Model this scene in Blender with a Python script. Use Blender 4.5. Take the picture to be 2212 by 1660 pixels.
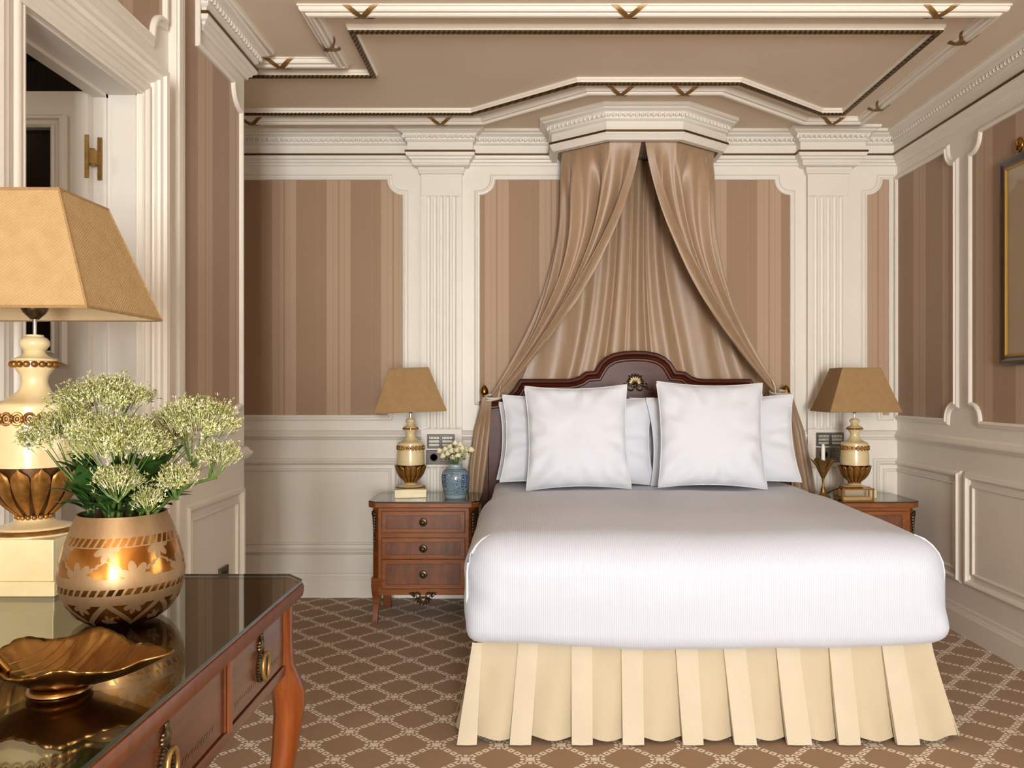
import bpy, bmesh, math, random
from mathutils import Vector, Matrix, noise
PI = math.pi
random.seed(7)
scene = bpy.context.scene
for o in list(bpy.data.objects): bpy.data.objects.remove(o)
C = scene.collection

# ---------------------------------------------------------------- camera, world, light, exposure
H = 1.30                      # eye height
F = 1762.0                    # focal length in pixels of the 2212 wide frame
CX, CY = 1138.0, 838.0        # vanishing point of the room's long axis
cam_d = bpy.data.cameras.new('camera'); cam = bpy.data.objects.new('camera', cam_d); C.objects.link(cam)
cam.location = (0, 0, H); cam.rotation_euler = (PI/2, 0, 0)
cam_d.sensor_fit = 'HORIZONTAL'; cam_d.sensor_width = 36.0; cam_d.lens = F/2212*36
cam_d.shift_x = -(CX-1106)/2212; cam_d.shift_y = (CY-830)/2212
cam_d.clip_start = .02
scene.camera = cam

YB, XR, XL, YP, ZC, YR = 5.066, 2.30, -1.293, 3.73, 2.88, -5.0   # back wall, right wall, left wall, pier end, ceiling, rear wall
WINS = [(-.10, .52, .12, 2.64), (.62, 1.24, .12, 2.64)]           # a tall pair of windows in the rear wall
SWIN = (.95, 2.0, .12, 2.55)                                      # one more in the right wall, nearer than the picture

w = bpy.data.worlds.new('world'); scene.world = w; w.use_nodes = True
bg = w.node_tree.nodes['Background']; bg.inputs[0].default_value = (.84, .92, 1, 1); bg.inputs[1].default_value = 1.0
def daylight(loc, aim, sx, sy, energy, color):
    l = bpy.data.lights.new('window_daylight', 'AREA'); l.shape = 'RECTANGLE'; l.size = sx; l.size_y = sy; l.energy = energy; l.color = color
    o = bpy.data.objects.new('window_daylight', l); C.objects.link(o); o.location = loc; o.rotation_euler = Vector(aim).to_track_quat('-Z', 'Z').to_euler()
for x0, x1, z0, z1 in WINS: daylight(((x0+x1)/2, YR-.25, (z0+z1)/2), (0, 1, .16), x1-x0, z1-z0, 400, (.97, .99, 1))      # sky and bright street
daylight((XR+.22, (SWIN[0]+SWIN[1])/2, (SWIN[2]+SWIN[3])/2), (-1, .1, .12), SWIN[1]-SWIN[0], SWIN[3]-SWIN[2], 27, (1, .975, .94))
vs = scene.view_settings
vs.view_transform = 'Standard'; vs.look = 'None'; vs.gamma = 1; vs.use_curve_mapping = False
vs.exposure = -0.04

# ---------------------------------------------------------------- helpers
def px(x, y, d): return Vector(((x-CX)*d/F, d, H-(y-CY)*d/F))
def X(x, d): return (x-CX)*d/F
def Z(y, d): return H-(y-CY)*d/F
def lin(c):
    c = c/255
    return c/12.92 if c <= .04045 else ((c+.055)/1.055)**2.4
def col(r, g, b): return (lin(r), lin(g), lin(b), 1)

class MB:
    def __init__(s): s.v = []; s.f = []; s.m = []
    def add(s, vs_, fs, m=0):
        n = len(s.v); s.v += [tuple(p) for p in vs_]
        s.f += [tuple(i+n for i in f) for f in fs]; s.m += [m]*len(fs); return s
    def box(s, x0, x1, y0, y1, z0, z1, m=0, mat=None):
        p = [Vector((x, y, z)) for z in (z0, z1) for y in (y0, y1) for x in (x0, x1)]
        if mat: p = [mat @ q for q in p]
        return s.add(p, [(0,2,3,1),(4,5,7,6),(0,1,5,4),(2,6,7,3),(0,4,6,2),(1,3,7,5)], m)
    def lathe(s, prof, seg=32, c=(0,0,0), m=0, mat=None, mod=None, caps=(1, 1)):
        vs_ = []; fs = []
        for r, z in prof:
            for k in range(seg):
                a = 2*PI*k/seg; rr = r*(mod(a, z) if mod else 1)
                vs_.append(Vector((c[0]+rr*math.cos(a), c[1]+rr*math.sin(a), c[2]+z)))
        for i in range(len(prof)-1):
            for k in range(seg):
                k2 = (k+1) % seg
                fs.append((i*seg+k, i*seg+k2, (i+1)*seg+k2, (i+1)*seg+k))
        n = (len(prof)-1)*seg
        if caps[0]: fs.append(tuple(range(seg-1, -1, -1)))
        if caps[1]: fs.append(tuple(range(n, n+seg)))
        if mat: vs_ = [mat @ q for q in vs_]
        return s.add(vs_, fs, m)
    def sweep(s, path, prof, n=(0,0,1), closed=False, m=0, cap=True, pclosed=True):
        rows = [offset_path(path, n, a, b, closed) for a, b in prof]
        k = len(prof); L = len(path); vs_ = [rows[j][i] for i in range(L) for j in range(k)]; fs = []
        for i in range(L if closed else L-1):
            i2 = (i+1) % L
            for j in range(k if pclosed else k-1):
                j2 = (j+1) % k
                fs.append((i*k+j, i*k+j2, i2*k+j2, i2*k+j))
        if not closed and cap and pclosed:
            fs.append(tuple(range(k-1, -1, -1))); fs.append(tuple((L-1)*k+j for j in range(k)))
        return s.add(vs_, fs, m)
    def tube(s, path, r, seg=8, m=0, closed=False, flat=1.0):
        path = [Vector(p) for p in path]; L = len(path); vs_ = []; fs = []
        up = Vector((.31, .17, .93)).normalized()
        for i, p in enumerate(path):
            if closed: t = path[(i+1) % L]-path[i-1]
            else: t = path[min(i+1, L-1)]-path[max(i-1, 0)]
            t.normalize(); a = t.cross(up)
            if a.length < 1e-3: a = t.cross(Vector((1, 0, 0)))
            a.normalize(); b = a.cross(t); rr = r[i] if isinstance(r, (list, tuple)) else r
            for k in range(seg):
                q = 2*PI*k/seg; vs_.append(p+a*rr*math.cos(q)+b*rr*flat*math.sin(q))
        for i in range(L if closed else L-1):
            i2 = (i+1) % L
            for k in range(seg):
                k2 = (k+1) % seg; fs.append((i*seg+k, i*seg+k2, i2*seg+k2, i2*seg+k))
        if not closed:
            fs.append(tuple(range(seg-1, -1, -1))); fs.append(tuple((L-1)*seg+k for k in range(seg)))
        return s.add(vs_, fs, m)
    def ell(s, c, r, nu=8, nv=5, m=0, mat=None):
        vs_ = [Vector((0, 0, -r[2]))]; fs = []
        for j in range(1, nv):
            a = -PI/2+PI*j/nv
            for k in range(nu):
                b = 2*PI*k/nu; vs_.append(Vector((r[0]*math.cos(a)*math.cos(b), r[1]*math.cos(a)*math.sin(b), r[2]*math.sin(a))))
        vs_.append(Vector((0, 0, r[2]))); t = len(vs_)-1
        for k in range(nu):
            k2 = (k+1) % nu; fs.append((0, 1+k2, 1+k)); fs.append((t, t-nu+k, t-nu+k2))
            for j in range(nv-2): fs.append((1+j*nu+k, 1+j*nu+k2, 1+(j+1)*nu+k2, 1+(j+1)*nu+k))
        if mat: vs_ = [mat @ q for q in vs_]
        return s.add([q+Vector(c) for q in vs_], fs, m)
    def grid(s, fn, nu, nv, m=0, cu=False):
        n = nu if cu else nu+1
        vs_ = [fn(i/nu, j/nv) for j in range(nv+1) for i in range(n)]; fs = []
        for j in range(nv):
            for i in range(nu):
                i2 = (i+1) % n; fs.append((j*n+i, j*n+i2, (j+1)*n+i2, (j+1)*n+i))
        return s.add(vs_, fs, m)
    def prism(s, pts, dirv, m=0):
        pts = [Vector(p) for p in pts]; d = Vector(dirv); n = len(pts)
        return s.add(pts+[p+d for p in pts], [tuple(range(n-1, -1, -1)), tuple(range(n, 2*n))]+[(i, (i+1) % n, n+(i+1) % n, n+i) for i in range(n)], m)
    def build(s, name, mats, parent=None, smooth=35, bevel=0, recalc=True, loc=None):
        me = bpy.data.meshes.new(name); me.from_pydata(s.v, [], s.f); me.update()
        if not isinstance(mats, (list, tuple)): mats = [mats]
        for q in mats: me.materials.append(q)
        if len(mats) > 1: me.polygons.foreach_set('material_index', s.m)
        if recalc:
            bm = bmesh.new(); bm.from_mesh(me); bmesh.ops.recalc_face_normals(bm, faces=bm.faces); bm.to_mesh(me); bm.free()
        if smooth:
            me.polygons.foreach_set('use_smooth', [True]*len(me.polygons)); me.set_sharp_from_angle(angle=math.radians(smooth))
        o = bpy.data.objects.new(name, me); C.objects.link(o)
        if parent: o.parent = parent
        if loc: o.location = loc
        if bevel:
            b = o.modifiers.new('bevel', 'BEVEL'); b.width = bevel; b.segments = 2; b.limit_method = 'ANGLE'; b.angle_limit = math.radians(40)
        return o

def offset_path(path, n, a, b, closed=False):
    path = [Vector(p) for p in path]; n = Vector(n).normalized(); L = len(path); out = []
    for i, p in enumerate(path):
        t0 = (p-path[i-1]).normalized() if (i > 0 or closed) else None
        t1 = (path[(i+1) % L]-p).normalized() if (i < L-1 or closed) else None
        if t0 is None: t0 = t1
        if t1 is None: t1 = t0
        s0 = n.cross(t0); s1 = n.cross(t1); mtr = s0+s1
        if mtr.length < 1e-6: mtr = s0.copy()
        mtr.normalize(); k = 1/max(.3, mtr.dot(s0))
        out.append(p+mtr*a*k+n*b)
    return out

def tag(o, label=None, cat=None, group=None, kind=None):
    if label: o['label'] = label
    if cat: o['category'] = cat
    if group: o['group'] = group
    if kind: o['kind'] = kind
    return o
def thing(name, label, cat, loc=(0,0,0), rotz=0, group=None):
    o = bpy.data.objects.new(name, None); C.objects.link(o); o.location = loc; o.rotation_euler = (0, 0, rotz)
    o.empty_display_size = .1
    return tag(o, label, cat, group)
def struct(o): o['kind'] = 'structure'; return o
def copy_tree(o, parent=None):
    c = o.copy(); C.objects.link(c); c.parent = parent
    for ch in list(o.children): copy_tree(ch, c)
    return c
def share(o, parent, loc=None, rot=None, scale=None):      # a further part with the same mesh
    c = o.copy(); C.objects.link(c); c.parent = parent
    if loc is not None: c.location = loc
    if rot is not None: c.rotation_euler = rot
    if scale is not None: c.scale = scale
    return c
def bez(a, b, c, t): return a*(1-t)**2+b*2*t*(1-t)+c*t*t
def lerp(a, b, t): return a+(b-a)*t
def sm(t): t = min(1, max(0, t)); return t*t*(3-2*t)
def interp(tab, t):
    for (a, x), (b, y) in zip(tab, tab[1:]):
        if t <= b: return x+(y-x)*max(0, (t-a))/(b-a)
    return tab[-1][1]

# ---------------------------------------------------------------- materials
class Nx:                                                     # math on sockets
    def __init__(s, nt, sock): s.nt = nt; s.s = sock
    def op(s, o, b=None, c=None):
        n = s.nt.nodes.new('ShaderNodeMath'); n.operation = o
        for i, q in enumerate((s, b, c)):
            if q is None: continue
            if isinstance(q, Nx): s.nt.links.new(q.s, n.inputs[i])
            else: n.inputs[i].default_value = q
        return Nx(s.nt, n.outputs[0])
    def __add__(s, b): return s.op('ADD', b)
    def __sub__(s, b): return s.op('SUBTRACT', b)
    def __mul__(s, b): return s.op('MULTIPLY', b)
    def __truediv__(s, b): return s.op('DIVIDE', b)
    def __lt__(s, b): return s.op('LESS_THAN', b)
    def __gt__(s, b): return s.op('GREATER_THAN', b)
    def abs(s): return s.op('ABSOLUTE')
    def fr(s): return s.op('FRACT')
    def mx(s, b): return s.op('MAXIMUM', b)
    def mn(s, b): return s.op('MINIMUM', b)
def new_mat(name):
    m = bpy.data.materials.new(name); m.use_nodes = True
    return m, m.node_tree, m.node_tree.nodes['Principled BSDF']
def coords(nt, kind='Object'):
    t = nt.nodes.new('ShaderNodeTexCoord'); return t.outputs[kind]
def sep(nt, sock):
    n = nt.nodes.new('ShaderNodeSeparateXYZ'); nt.links.new(sock, n.inputs[0]); return [Nx(nt, o) for o in n.outputs]
def mixc(nt, fac, a, b):
    n = nt.nodes.new('ShaderNodeMix'); n.data_type = 'RGBA'
    for i, q in ((0, fac), (6, a), (7, b)):
        if isinstance(q, Nx): q = q.s
        if hasattr(q, 'is_output'): nt.links.new(q, n.inputs[i])
        else: n.inputs[i].default_value = q
    return n.outputs[2]
def noise_tex(nt, vec, scale, detail=3, rough=.5, stretch=None):
    if stretch:
        mp = nt.nodes.new('ShaderNodeMapping'); mp.inputs['Scale'].default_value = stretch; nt.links.new(vec, mp.inputs[0]); vec = mp.outputs[0]
    n = nt.nodes.new('ShaderNodeTexNoise'); n.inputs['Scale'].default_value = scale; n.inputs['Detail'].default_value = detail
    n.inputs['Roughness'].default_value = rough; nt.links.new(vec, n.inputs['Vector']); return n.outputs[0]
def bump(nt, b, h, strength, dist=.002):
    n = nt.nodes.new('ShaderNodeBump'); n.inputs['Strength'].default_value = strength; n.inputs['Distance'].default_value = dist
    if isinstance(h, Nx): h = h.s
    nt.links.new(h, n.inputs['Height']); nt.links.new(n.outputs[0], b.inputs['Normal'])
def mat(name, c, c2=None, rough=.5, metal=0, scale=20, stretch=None, bumpk=0, bscale=200, coat=0, sheen=0, spec=None, detail=3):
    m, nt, b = new_mat(name); b.inputs['Roughness'].default_value = rough; b.inputs['Metallic'].default_value = metal
    b.inputs['Coat Weight'].default_value = coat; b.inputs['Coat Roughness'].default_value = .06
    b.inputs['Sheen Weight'].default_value = sheen
    if spec is not None: b.inputs['Specular IOR Level'].default_value = spec
    oc = coords(nt)
    if c2:
        nz = Nx(nt, noise_tex(nt, oc, scale, detail, .55, stretch))
        f = ((nz-.5)*2.2+.5).mx(0).mn(1)
        nt.links.new(mixc(nt, f, col(*c), col(*c2)), b.inputs['Base Color'])
    else: b.inputs['Base Color'].default_value = col(*c)
    if bumpk: bump(nt, b, noise_tex(nt, oc, bscale, 2, .5, stretch), bumpk)
    return m
def wallpaper(name, axis, phase, dark=(158,127,98), light=(183,154,126)):
    m, nt, b = new_mat(name); oc = coords(nt); ax = sep(nt, oc)
    t = ((ax[axis]-phase)/.338+50).fr()                       # phase: where the middle of a light stripe stands
    r = nt.nodes.new('ShaderNodeValToRGB'); r.color_ramp.interpolation = 'CONSTANT'; nt.links.new(t.s, r.inputs[0])
    mid = tuple((a+b_)/2-4 for a, b_ in zip(dark, light)); e = r.color_ramp.elements
    stops = [(0, mid), (.016, light), (.10, mid), (.106, light), (.215, mid), (.225, dark), (.60, mid), (.606, dark), (.775, mid), (.785, light), (.894, mid), (.90, light), (.984, mid)]
    e[0].position = 0; e[0].color = col(*stops[0][1]); e[1].position = stops[1][0]; e[1].color = col(*stops[1][1])
    for p, c_ in stops[2:]:
        q = e.new(p); q.color = col(*c_)
    nz = Nx(nt, noise_tex(nt, oc, 260, 2, .6, (1, 1, .35)))
    nt.links.new(mixc(nt, (nz-.35)*.35, r.outputs[0], col(*[x*.80 for x in dark])), b.inputs['Base Color'])
    b.inputs['Roughness'].default_value = .62; b.inputs['Sheen Weight'].default_value = .15
    bump(nt, b, nz, .12); return m

CREAM = mat('cream_paint', (234,228,216), (230,223,210), rough=.38, scale=3, bumpk=.02, bscale=60)
GOLDLINE = mat('dull_gilt', (104,74,34), (84,58,26), rough=.42, metal=.55, scale=60)
CEIL = mat('ceiling_fabric', (236,219,197), (230,212,189), rough=.85, scale=2, bumpk=.08, bscale=500)
TRIMW = mat('trim_white', (238,230,216), rough=.4)
WOOD = mat('mahogany', (138,72,20), (94,44,11), rough=.32, scale=9, stretch=(1, 1, 7), coat=.2, detail=5)
WOODX = mat('mahogany_long_grain', (152,84,26), (110,58,15), rough=.32, scale=9, stretch=(1.2, 7, 7), coat=.2, detail=5)
WOODY = mat('mahogany_table', (102,54,28), (78,38,18), rough=.3, scale=7, stretch=(7, .8, 7), coat=.1, spec=.35, detail=5)
WOODTOP = mat('dark_table_wood', (84,44,22), (58,28,12), rough=.22, scale=6, stretch=(7, .8, 1), coat=1, detail=5)
WOODLEG = mat('orange_mahogany', (136,68,16), (104,46,8), rough=.36, scale=9, stretch=(6, 6, .8), coat=.12, spec=.35, detail=5)
WOODH = mat('headboard_wood', (92,38,16), (60,24,10), rough=.34, scale=6, stretch=(1, 1, 5), coat=0, spec=.22, detail=5)
INLAY = mat('dark_inlay', (70,34,14), rough=.35, coat=.4)
SMOKYV = mat('smoky_veneer', (132,70,22), (78,42,15), rough=.4, scale=7, stretch=(3, 1, 1), coat=.5)  # mottled two-tone veneer of the drawer fronts
BRONZE = mat('dark_bronze', (120,102,74), (66,54,38), rough=.34, metal=.85, scale=70)
BRASS = mat('brass', (176,128,58), (140,96,38), rough=.24, metal=1, scale=25)
BRASSD = mat('antique_brass', (168,132,76), (132,100,52), rough=.4, metal=.7, scale=40)
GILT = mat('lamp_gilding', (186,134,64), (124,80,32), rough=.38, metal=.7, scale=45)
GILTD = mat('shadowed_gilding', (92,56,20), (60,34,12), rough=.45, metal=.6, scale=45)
STONE = mat('cream_marble', (228,212,168), (212,188,136), rough=.26, scale=12, coat=.35, detail=6)
STONEB = mat('pale_marble', (232,216,170), (220,200,148), rough=.35, scale=9, coat=.2, detail=6)
METAL = mat('steel', (190,185,175), rough=.22, metal=1)
GOLDVB = mat('gold_bowl', (172,134,80), (142,104,56), rough=.28, metal=1, scale=30, bumpk=.25, bscale=60)
PLATE = mat('grey_plate', (92,84,76), rough=.35, metal=.4)
BUTTON = mat('button_silver', (172,168,160), rough=.35, metal=.3)
BLACK = mat('black_plastic', (22,20,20), rough=.4)
YELLOW = mat('yellow_lens', (235,210,40), rough=.3)
DOORW = mat('door_white', (214,208,198), rough=.4)
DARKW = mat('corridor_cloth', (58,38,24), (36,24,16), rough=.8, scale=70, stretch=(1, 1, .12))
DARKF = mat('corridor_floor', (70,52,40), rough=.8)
WAX = mat('candle_wax', (238,232,218), rough=.45)
WHITEC = mat('cord_white', (226,216,200), (196,184,164), rough=.8, scale=120)
PAPER = mat('picture_mount', (206,190,158), (198,180,146), rough=.8, scale=4)
FRAMEW = mat('dark_frame', (64,40,20), (44,26,12), rough=.3, scale=20, coat=.4)
GILTL = mat('gilt_slip', (196,160,84), rough=.35, metal=.8)
PILLOW = mat('white_cotton', (226,229,236), rough=.8, sheen=.2, bumpk=.04, bscale=40)
SKIRT = mat('cream_cotton', (198,183,154), (192,176,146), rough=.72, scale=8, sheen=.2, bumpk=.04, bscale=300)
SKIRTP = mat('cream_ribbon', (206,193,167), (200,186,159), rough=.66, scale=8, sheen=.2)
LEAFG = mat('leaf_green', (58,92,36), (36,66,24), rough=.45, scale=30)
STEMG = mat('stem_green', (92,118,48), (70,96,38), rough=.5, scale=30)
ROSE = mat('cream_rose', (244,234,204), (232,220,170), rough=.6, scale=60)
BUDG = mat('green_bud', (150,164,84), rough=.6)

def satin():
    m, nt, b = new_mat('satin_drape'); oc = coords(nt); nz = noise_tex(nt, oc, 14, 3, .5, (3, 3, .3))
    nt.links.new(mixc(nt, Nx(nt, nz), col(152,122,94), col(173,142,110)), b.inputs['Base Color'])
    b.inputs['Roughness'].default_value = .42; b.inputs['Sheen Weight'].default_value = .35; b.inputs['Specular IOR Level'].default_value = .55
    bump(nt, b, noise_tex(nt, oc, 700, 1), .05); return m
SATIN = satin()
def duvet_mat():
    m, nt, b = new_mat('striped_sateen'); oc = coords(nt); ax = sep(nt, oc)
    t = (ax[0]/.0080+400).fr(); s = (t-.5).abs() < .25
    nt.links.new(mixc(nt, s, col(208,213,224), col(199,204,216)), b.inputs['Base Color'])
    r = s*.22+.42; nt.links.new(r.s, b.inputs['Roughness']); b.inputs['Sheen Weight'].default_value = .15
    bump(nt, b, noise_tex(nt, oc, 9, 4), .12, .01); return m
DUVET = duvet_mat()
def shade_mat(name, c, c2):
    m, nt, b = new_mat(name); oc = coords(nt); ax = sep(nt, oc)
    wv = ((ax[0]+ax[1])*700).op('SINE')*((ax[2]*900).op('SINE'))
    nz = Nx(nt, noise_tex(nt, oc, 30, 4))
    f = (wv*.22+nz).mx(0).mn(1)
    nt.links.new(mixc(nt, f, col(*c), col(*c2)), b.inputs['Base Color']); b.inputs['Roughness'].default_value = .8
    bump(nt, b, wv, .25); return m
SHADE = shade_mat('parchment_shade', (170,137,92), (148,115,72))
SHADEB = shade_mat('burlap_shade', (192,163,115), (168,136,90))
SHADEIN = mat('shade_lining', (214,190,150), rough=.8)
def carpet():
    m, nt, b = new_mat('trellis_carpet'); oc = coords(nt); ax = sep(nt, oc)
    Xn = (ax[0]+.5557)/.1135; Yn = (ax[1]-2.967)/.1155
    p = (Xn+Yn)*.5+100.5; q = (Xn-Yn)*.5+100.5
    fp = p.fr()-.5; fq = q.fr()-.5; ap = fp.abs(); aq = fq.abs()
    def chain(a, f):                                          # links strung along the line a = 0
        t = ((f*5+.5+50).fr()-.5).abs()
        return (a < .070)*(t < .38)*(1-0 if False else ((a < .026)*(t < .15)*-1+1))
    fl = ap.mx(aq)
    far = fl > .17
    ch = (chain(ap, fq).mx(chain(aq, fp)))*far
    r2 = ap*ap+aq*aq; d1 = (fp-fq).abs(); d2 = (fp+fq).abs()
    arms = (d1 < .058).mx(d2 < .058)*(r2 < .047)*((r2-.013).abs() > .004)
    dot = ((ap-.11).abs() < .032)*(aq < .03); dot2 = ((aq-.11).abs() < .032)*(ap < .03)
    core = (r2 < .0016)
    fac = ch.mx(arms).mx(dot).mx(dot2).mx(core)
    nz = noise_tex(nt, oc, 420, 3, .7); nz2 = noise_tex(nt, oc, 5, 3)
    base = mixc(nt, Nx(nt, nz), col(132,100,69), col(181,145,106)); base = mixc(nt, Nx(nt, nz2)*.3, base, col(148,114,80))
    cl = mixc(nt, Nx(nt, nz), col(230,214,190), col(252,242,224))
    nt.links.new(mixc(nt, fac, base, cl), b.inputs['Base Color']); b.inputs['Roughness'].default_value = .95; b.inputs['Sheen Weight'].default_value = .2
    b.inputs['Specular IOR Level'].default_value = .15
    bump(nt, b, Nx(nt, nz)+fac*.5, .5, .004); return m
CARPET = carpet()
def thin_glass(name, tint=(250,250,250), refl=1.5):
    m, nt, b = new_mat(name); nt.nodes.remove(b); out = nt.nodes['Material Output']
    tr = nt.nodes.new('ShaderNodeBsdfTransparent'); tr.inputs[0].default_value = col(*tint)
    gl = nt.nodes.new('ShaderNodeBsdfGlossy'); gl.inputs['Roughness'].default_value = .015
    lw = nt.nodes.new('ShaderNodeLayerWeight'); lw.inputs[0].default_value = .5; f0 = ((refl-1)/(refl+1))**2*1.6
    fr = Nx(nt, lw.outputs['Facing']).op('POWER', 5)*(1-f0)+f0
    mx = nt.nodes.new('ShaderNodeMixShader'); nt.links.new(fr.s, mx.inputs[0]); nt.links.new(tr.outputs[0], mx.inputs[1]); nt.links.new(gl.outputs[0], mx.inputs[2])
    nt.links.new(mx.outputs[0], out.inputs[0]); return m
GLASS = thin_glass('clear_glass'); GLASSTOP = thin_glass('glass_top', (236,238,232), 1.62)
GLASSE = mat('green_glass_edge', (22,42,36), rough=.3)
DGLASS = mat('dark_pane', (34,26,22), rough=.05, coat=1)
def gold_vase_mat():
    m, nt, b = new_mat('etched_gold'); oc = coords(nt); ax = sep(nt, oc)
    ang = ax[1].op('ARCTAN2', ax[0])/(2*PI)+.5; t = ax[2]/.195           # t runs 0 at the foot to 1 at the rim
    def band(a, c): return (t > a)*(t < c)
    matte = band(.84, 1.2).mx(band(.40, .475)).mx(band(.25, .325))
    tick = ((ang*46-t*8).fr() < .34)*(band(.757, .83).mx(band(.333, .392)))
    line = ((t-.835).abs() < .005).mx((t-.752).abs() < .005).mx((t-.478).abs() < .005).mx((t-.396).abs() < .005).mx((t-.328).abs() < .005).mx((t-.247).abs() < .005)
    def flower(n, off, tc, R, up):
        fa = ((ang*n+off).fr()-.5)*(6.28*.105/n/.195); dz = (t-tc)*up
        th = dz.op('ARCTAN2', fa); r = (fa*fa+dz*dz).op('SQRT')
        return (r < ((th*3.5).op('COSINE').abs()*.5+.5)*R)*(dz > -.008)
    fl = flower(7, .03, .485, .15, 1).mx(flower(7, .53, .745, .125, -1)).mx(flower(7, .03, .24, .10, -1)).mx(flower(7, .53, .06, .085, 1))
    fb = ((ang*7+.03).fr()-.5).abs()                            # 0 under a flower, .5 between
    vine = ((t-.49-fb*.30+.02*0).abs() < .008)*band(.49, .70)*(fb > .10)
    dots = (((fb*10).fr()-.5).abs() < .27)*((t-.49-fb*.30).abs() < .020)*(fb > .12)*(fb < .42)*band(.49, .70)
    chev = (((t-.245)+(fb-.5).abs()*-.0+((fb-.0)*-.42+.2)).abs() < .030)*(t < .245)
    fac = matte.mx(tick).mx(fl).mx(vine).mx(dots).mx(line).mx(chev).mn(1)
    nz = noise_tex(nt, oc, 120, 4, .6, (1, 1, .3))
    mt = mixc(nt, Nx(nt, nz), col(176,146,108), col(146,118,84))
    nt.links.new(mixc(nt, fac, col(178,124,62), mt), b.inputs['Base Color'])
    nt.links.new((fac*.26+.19).s, b.inputs['Roughness']); nt.links.new((fac*-.3+1).s, b.inputs['Metallic'])
    bump(nt, b, fac, .25); return m
GOLDV = gold_vase_mat()
def jar_mat():
    m, nt, b = new_mat('blue_white_porcelain'); oc = coords(nt); ax = sep(nt, oc)
    nzv = nt.nodes.new('ShaderNodeTexNoise'); nzv.inputs['Scale'].default_value = 45; nt.links.new(oc, nzv.inputs[0])
    va = nt.nodes.new('ShaderNodeVectorMath'); va.operation = 'MULTIPLY_ADD'; va.inputs[1].default_value = (.03,)*3; nt.links.new(nzv.outputs[1], va.inputs[0]); nt.links.new(oc, va.inputs[2])
    v = nt.nodes.new('ShaderNodeTexVoronoi'); v.inputs['Scale'].default_value = 75; v.feature = 'F1'; nt.links.new(va.outputs[0], v.inputs[0])
    d = Nx(nt, v.outputs['Distance']); ring = ((d*3.2).fr()-.5).abs() > .24
    z = ax[2]; zone = (z > .028)*(z < .152); ln = ((z-.156).abs() < .0025).mx((z-.022).abs() < .0022).mx((z-.164).abs() < .0015)
    fac = (ring*zone).mx(ln)
    nt.links.new(mixc(nt, fac*.85, col(150,172,178), col(34,66,100)), b.inputs['Base Color']); b.inputs['Roughness'].default_value = .16; b.inputs['Coat Weight'].default_value = .8
    return m
JAR = jar_mat(); JARB = mat('cobalt_blue', (26,44,110), rough=.2, coat=.8)
def floret_mat():
    m, nt, b = new_mat('tiny_florets'); g = nt.nodes.new('ShaderNodeNewGeometry')
    r = nt.nodes.new('ShaderNodeValToRGB'); nt.links.new(g.outputs['Random Per Island'], r.inputs[0]); e = r.color_ramp.elements
    e[0].position = 0; e[0].color = col(92,110,38); e[1].position = 1; e[1].color = col(244,238,216)
    for p, c_ in ((.25, (146,156,66)), (.5, (190,190,112)), (.74, (226,220,176))):
        q = e.new(p); q.color = col(*c_)
    nt.links.new(r.outputs[0], b.inputs['Base Color']); b.inputs['Roughness'].default_value = .7; return m
FLORET = floret_mat()

# ---------------------------------------------------------------- structure: floor, ceiling, walls
floor = struct(MB().box(-2.75, XR+.1, YR-.1, YB+.1, -.06, 0).build('floor', CARPET, smooth=0))
ceiling = struct(MB().box(-2.75, XR+.1, YR-.1, YB+.1, ZC, ZC+.06).build('ceiling', CEIL, smooth=0))
wall_back = struct(MB().box(-2.7, XR+.1, YB, YB+.1, 0, ZC).build('wall_back', CREAM, smooth=0))
wall_right = struct(MB().box(XR, XR+.1, YR, SWIN[0], 0, ZC).box(XR, XR+.1, SWIN[1], YB, 0, ZC).box(XR, XR+.1, SWIN[0], SWIN[1], 0, SWIN[2]).box(XR, XR+.1, SWIN[0], SWIN[1], SWIN[3], ZC).build('wall_right', CREAM, smooth=0))
DY0, DY1, DZ = 2.08, 2.696, 2.272                              # doorway in the left wall
DTH = .13
b = MB().box(XL-DTH, XL, YR, DY0, 0, ZC).box(XL-DTH, XL, DY1, YP, 0, ZC).box(XL-DTH, XL, DY0, DY1, DZ, ZC).box(-2.7, XL-DTH, YP-.1, YP, 0, ZC)
wall_left = struct(b.build('wall_left', CREAM, smooth=0))
struct(MB().box(-2.7, -2.6, YP, YB, 0, ZC).build('wall_alcove', CREAM, smooth=0))
b = MB(); xs = [XL-DTH]+[q for wn in WINS for q in wn[:2]]+[XR]
for k in range(0, 6, 2): b.box(xs[k], xs[k+1], YR-.1, YR, 0, ZC)
for x0, x1, z0, z1 in WINS: b.box(x0, x1, YR-.1, YR, 0, z0).box(x0, x1, YR-.1, YR, z1, ZC)
struct(b.build('wall_rear', CREAM, smooth=0))
for k, (x0, x1, z0, z1) in enumerate(WINS):
    b = MB(); xm = (x0+x1)/2
    for a in (x0, xm-.03, x1-.05): b.box(a, a+.05, YR-.08, YR-.02, z0, z1)
    for a in (z0, z0+.55, z1-.06): b.box(x0, x1, YR-.078, YR-.022, a, a+.05)
    struct(b.build('window_%d' % (k+1), TRIMW, smooth=0))
b = MB(); x0, x1, z0, z1 = SWIN; xm = (x0+x1)/2
for a in (x0, xm-.025, x1-.05): b.box(XR+.02, XR+.08, a, a+.05, z0, z1)
for a in (z0, z0+.55, z1-.06): b.box(XR+.022, XR+.078, x0, x1, a, a+.05)
struct(b.build('window_3', TRIMW, smooth=0))
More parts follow.
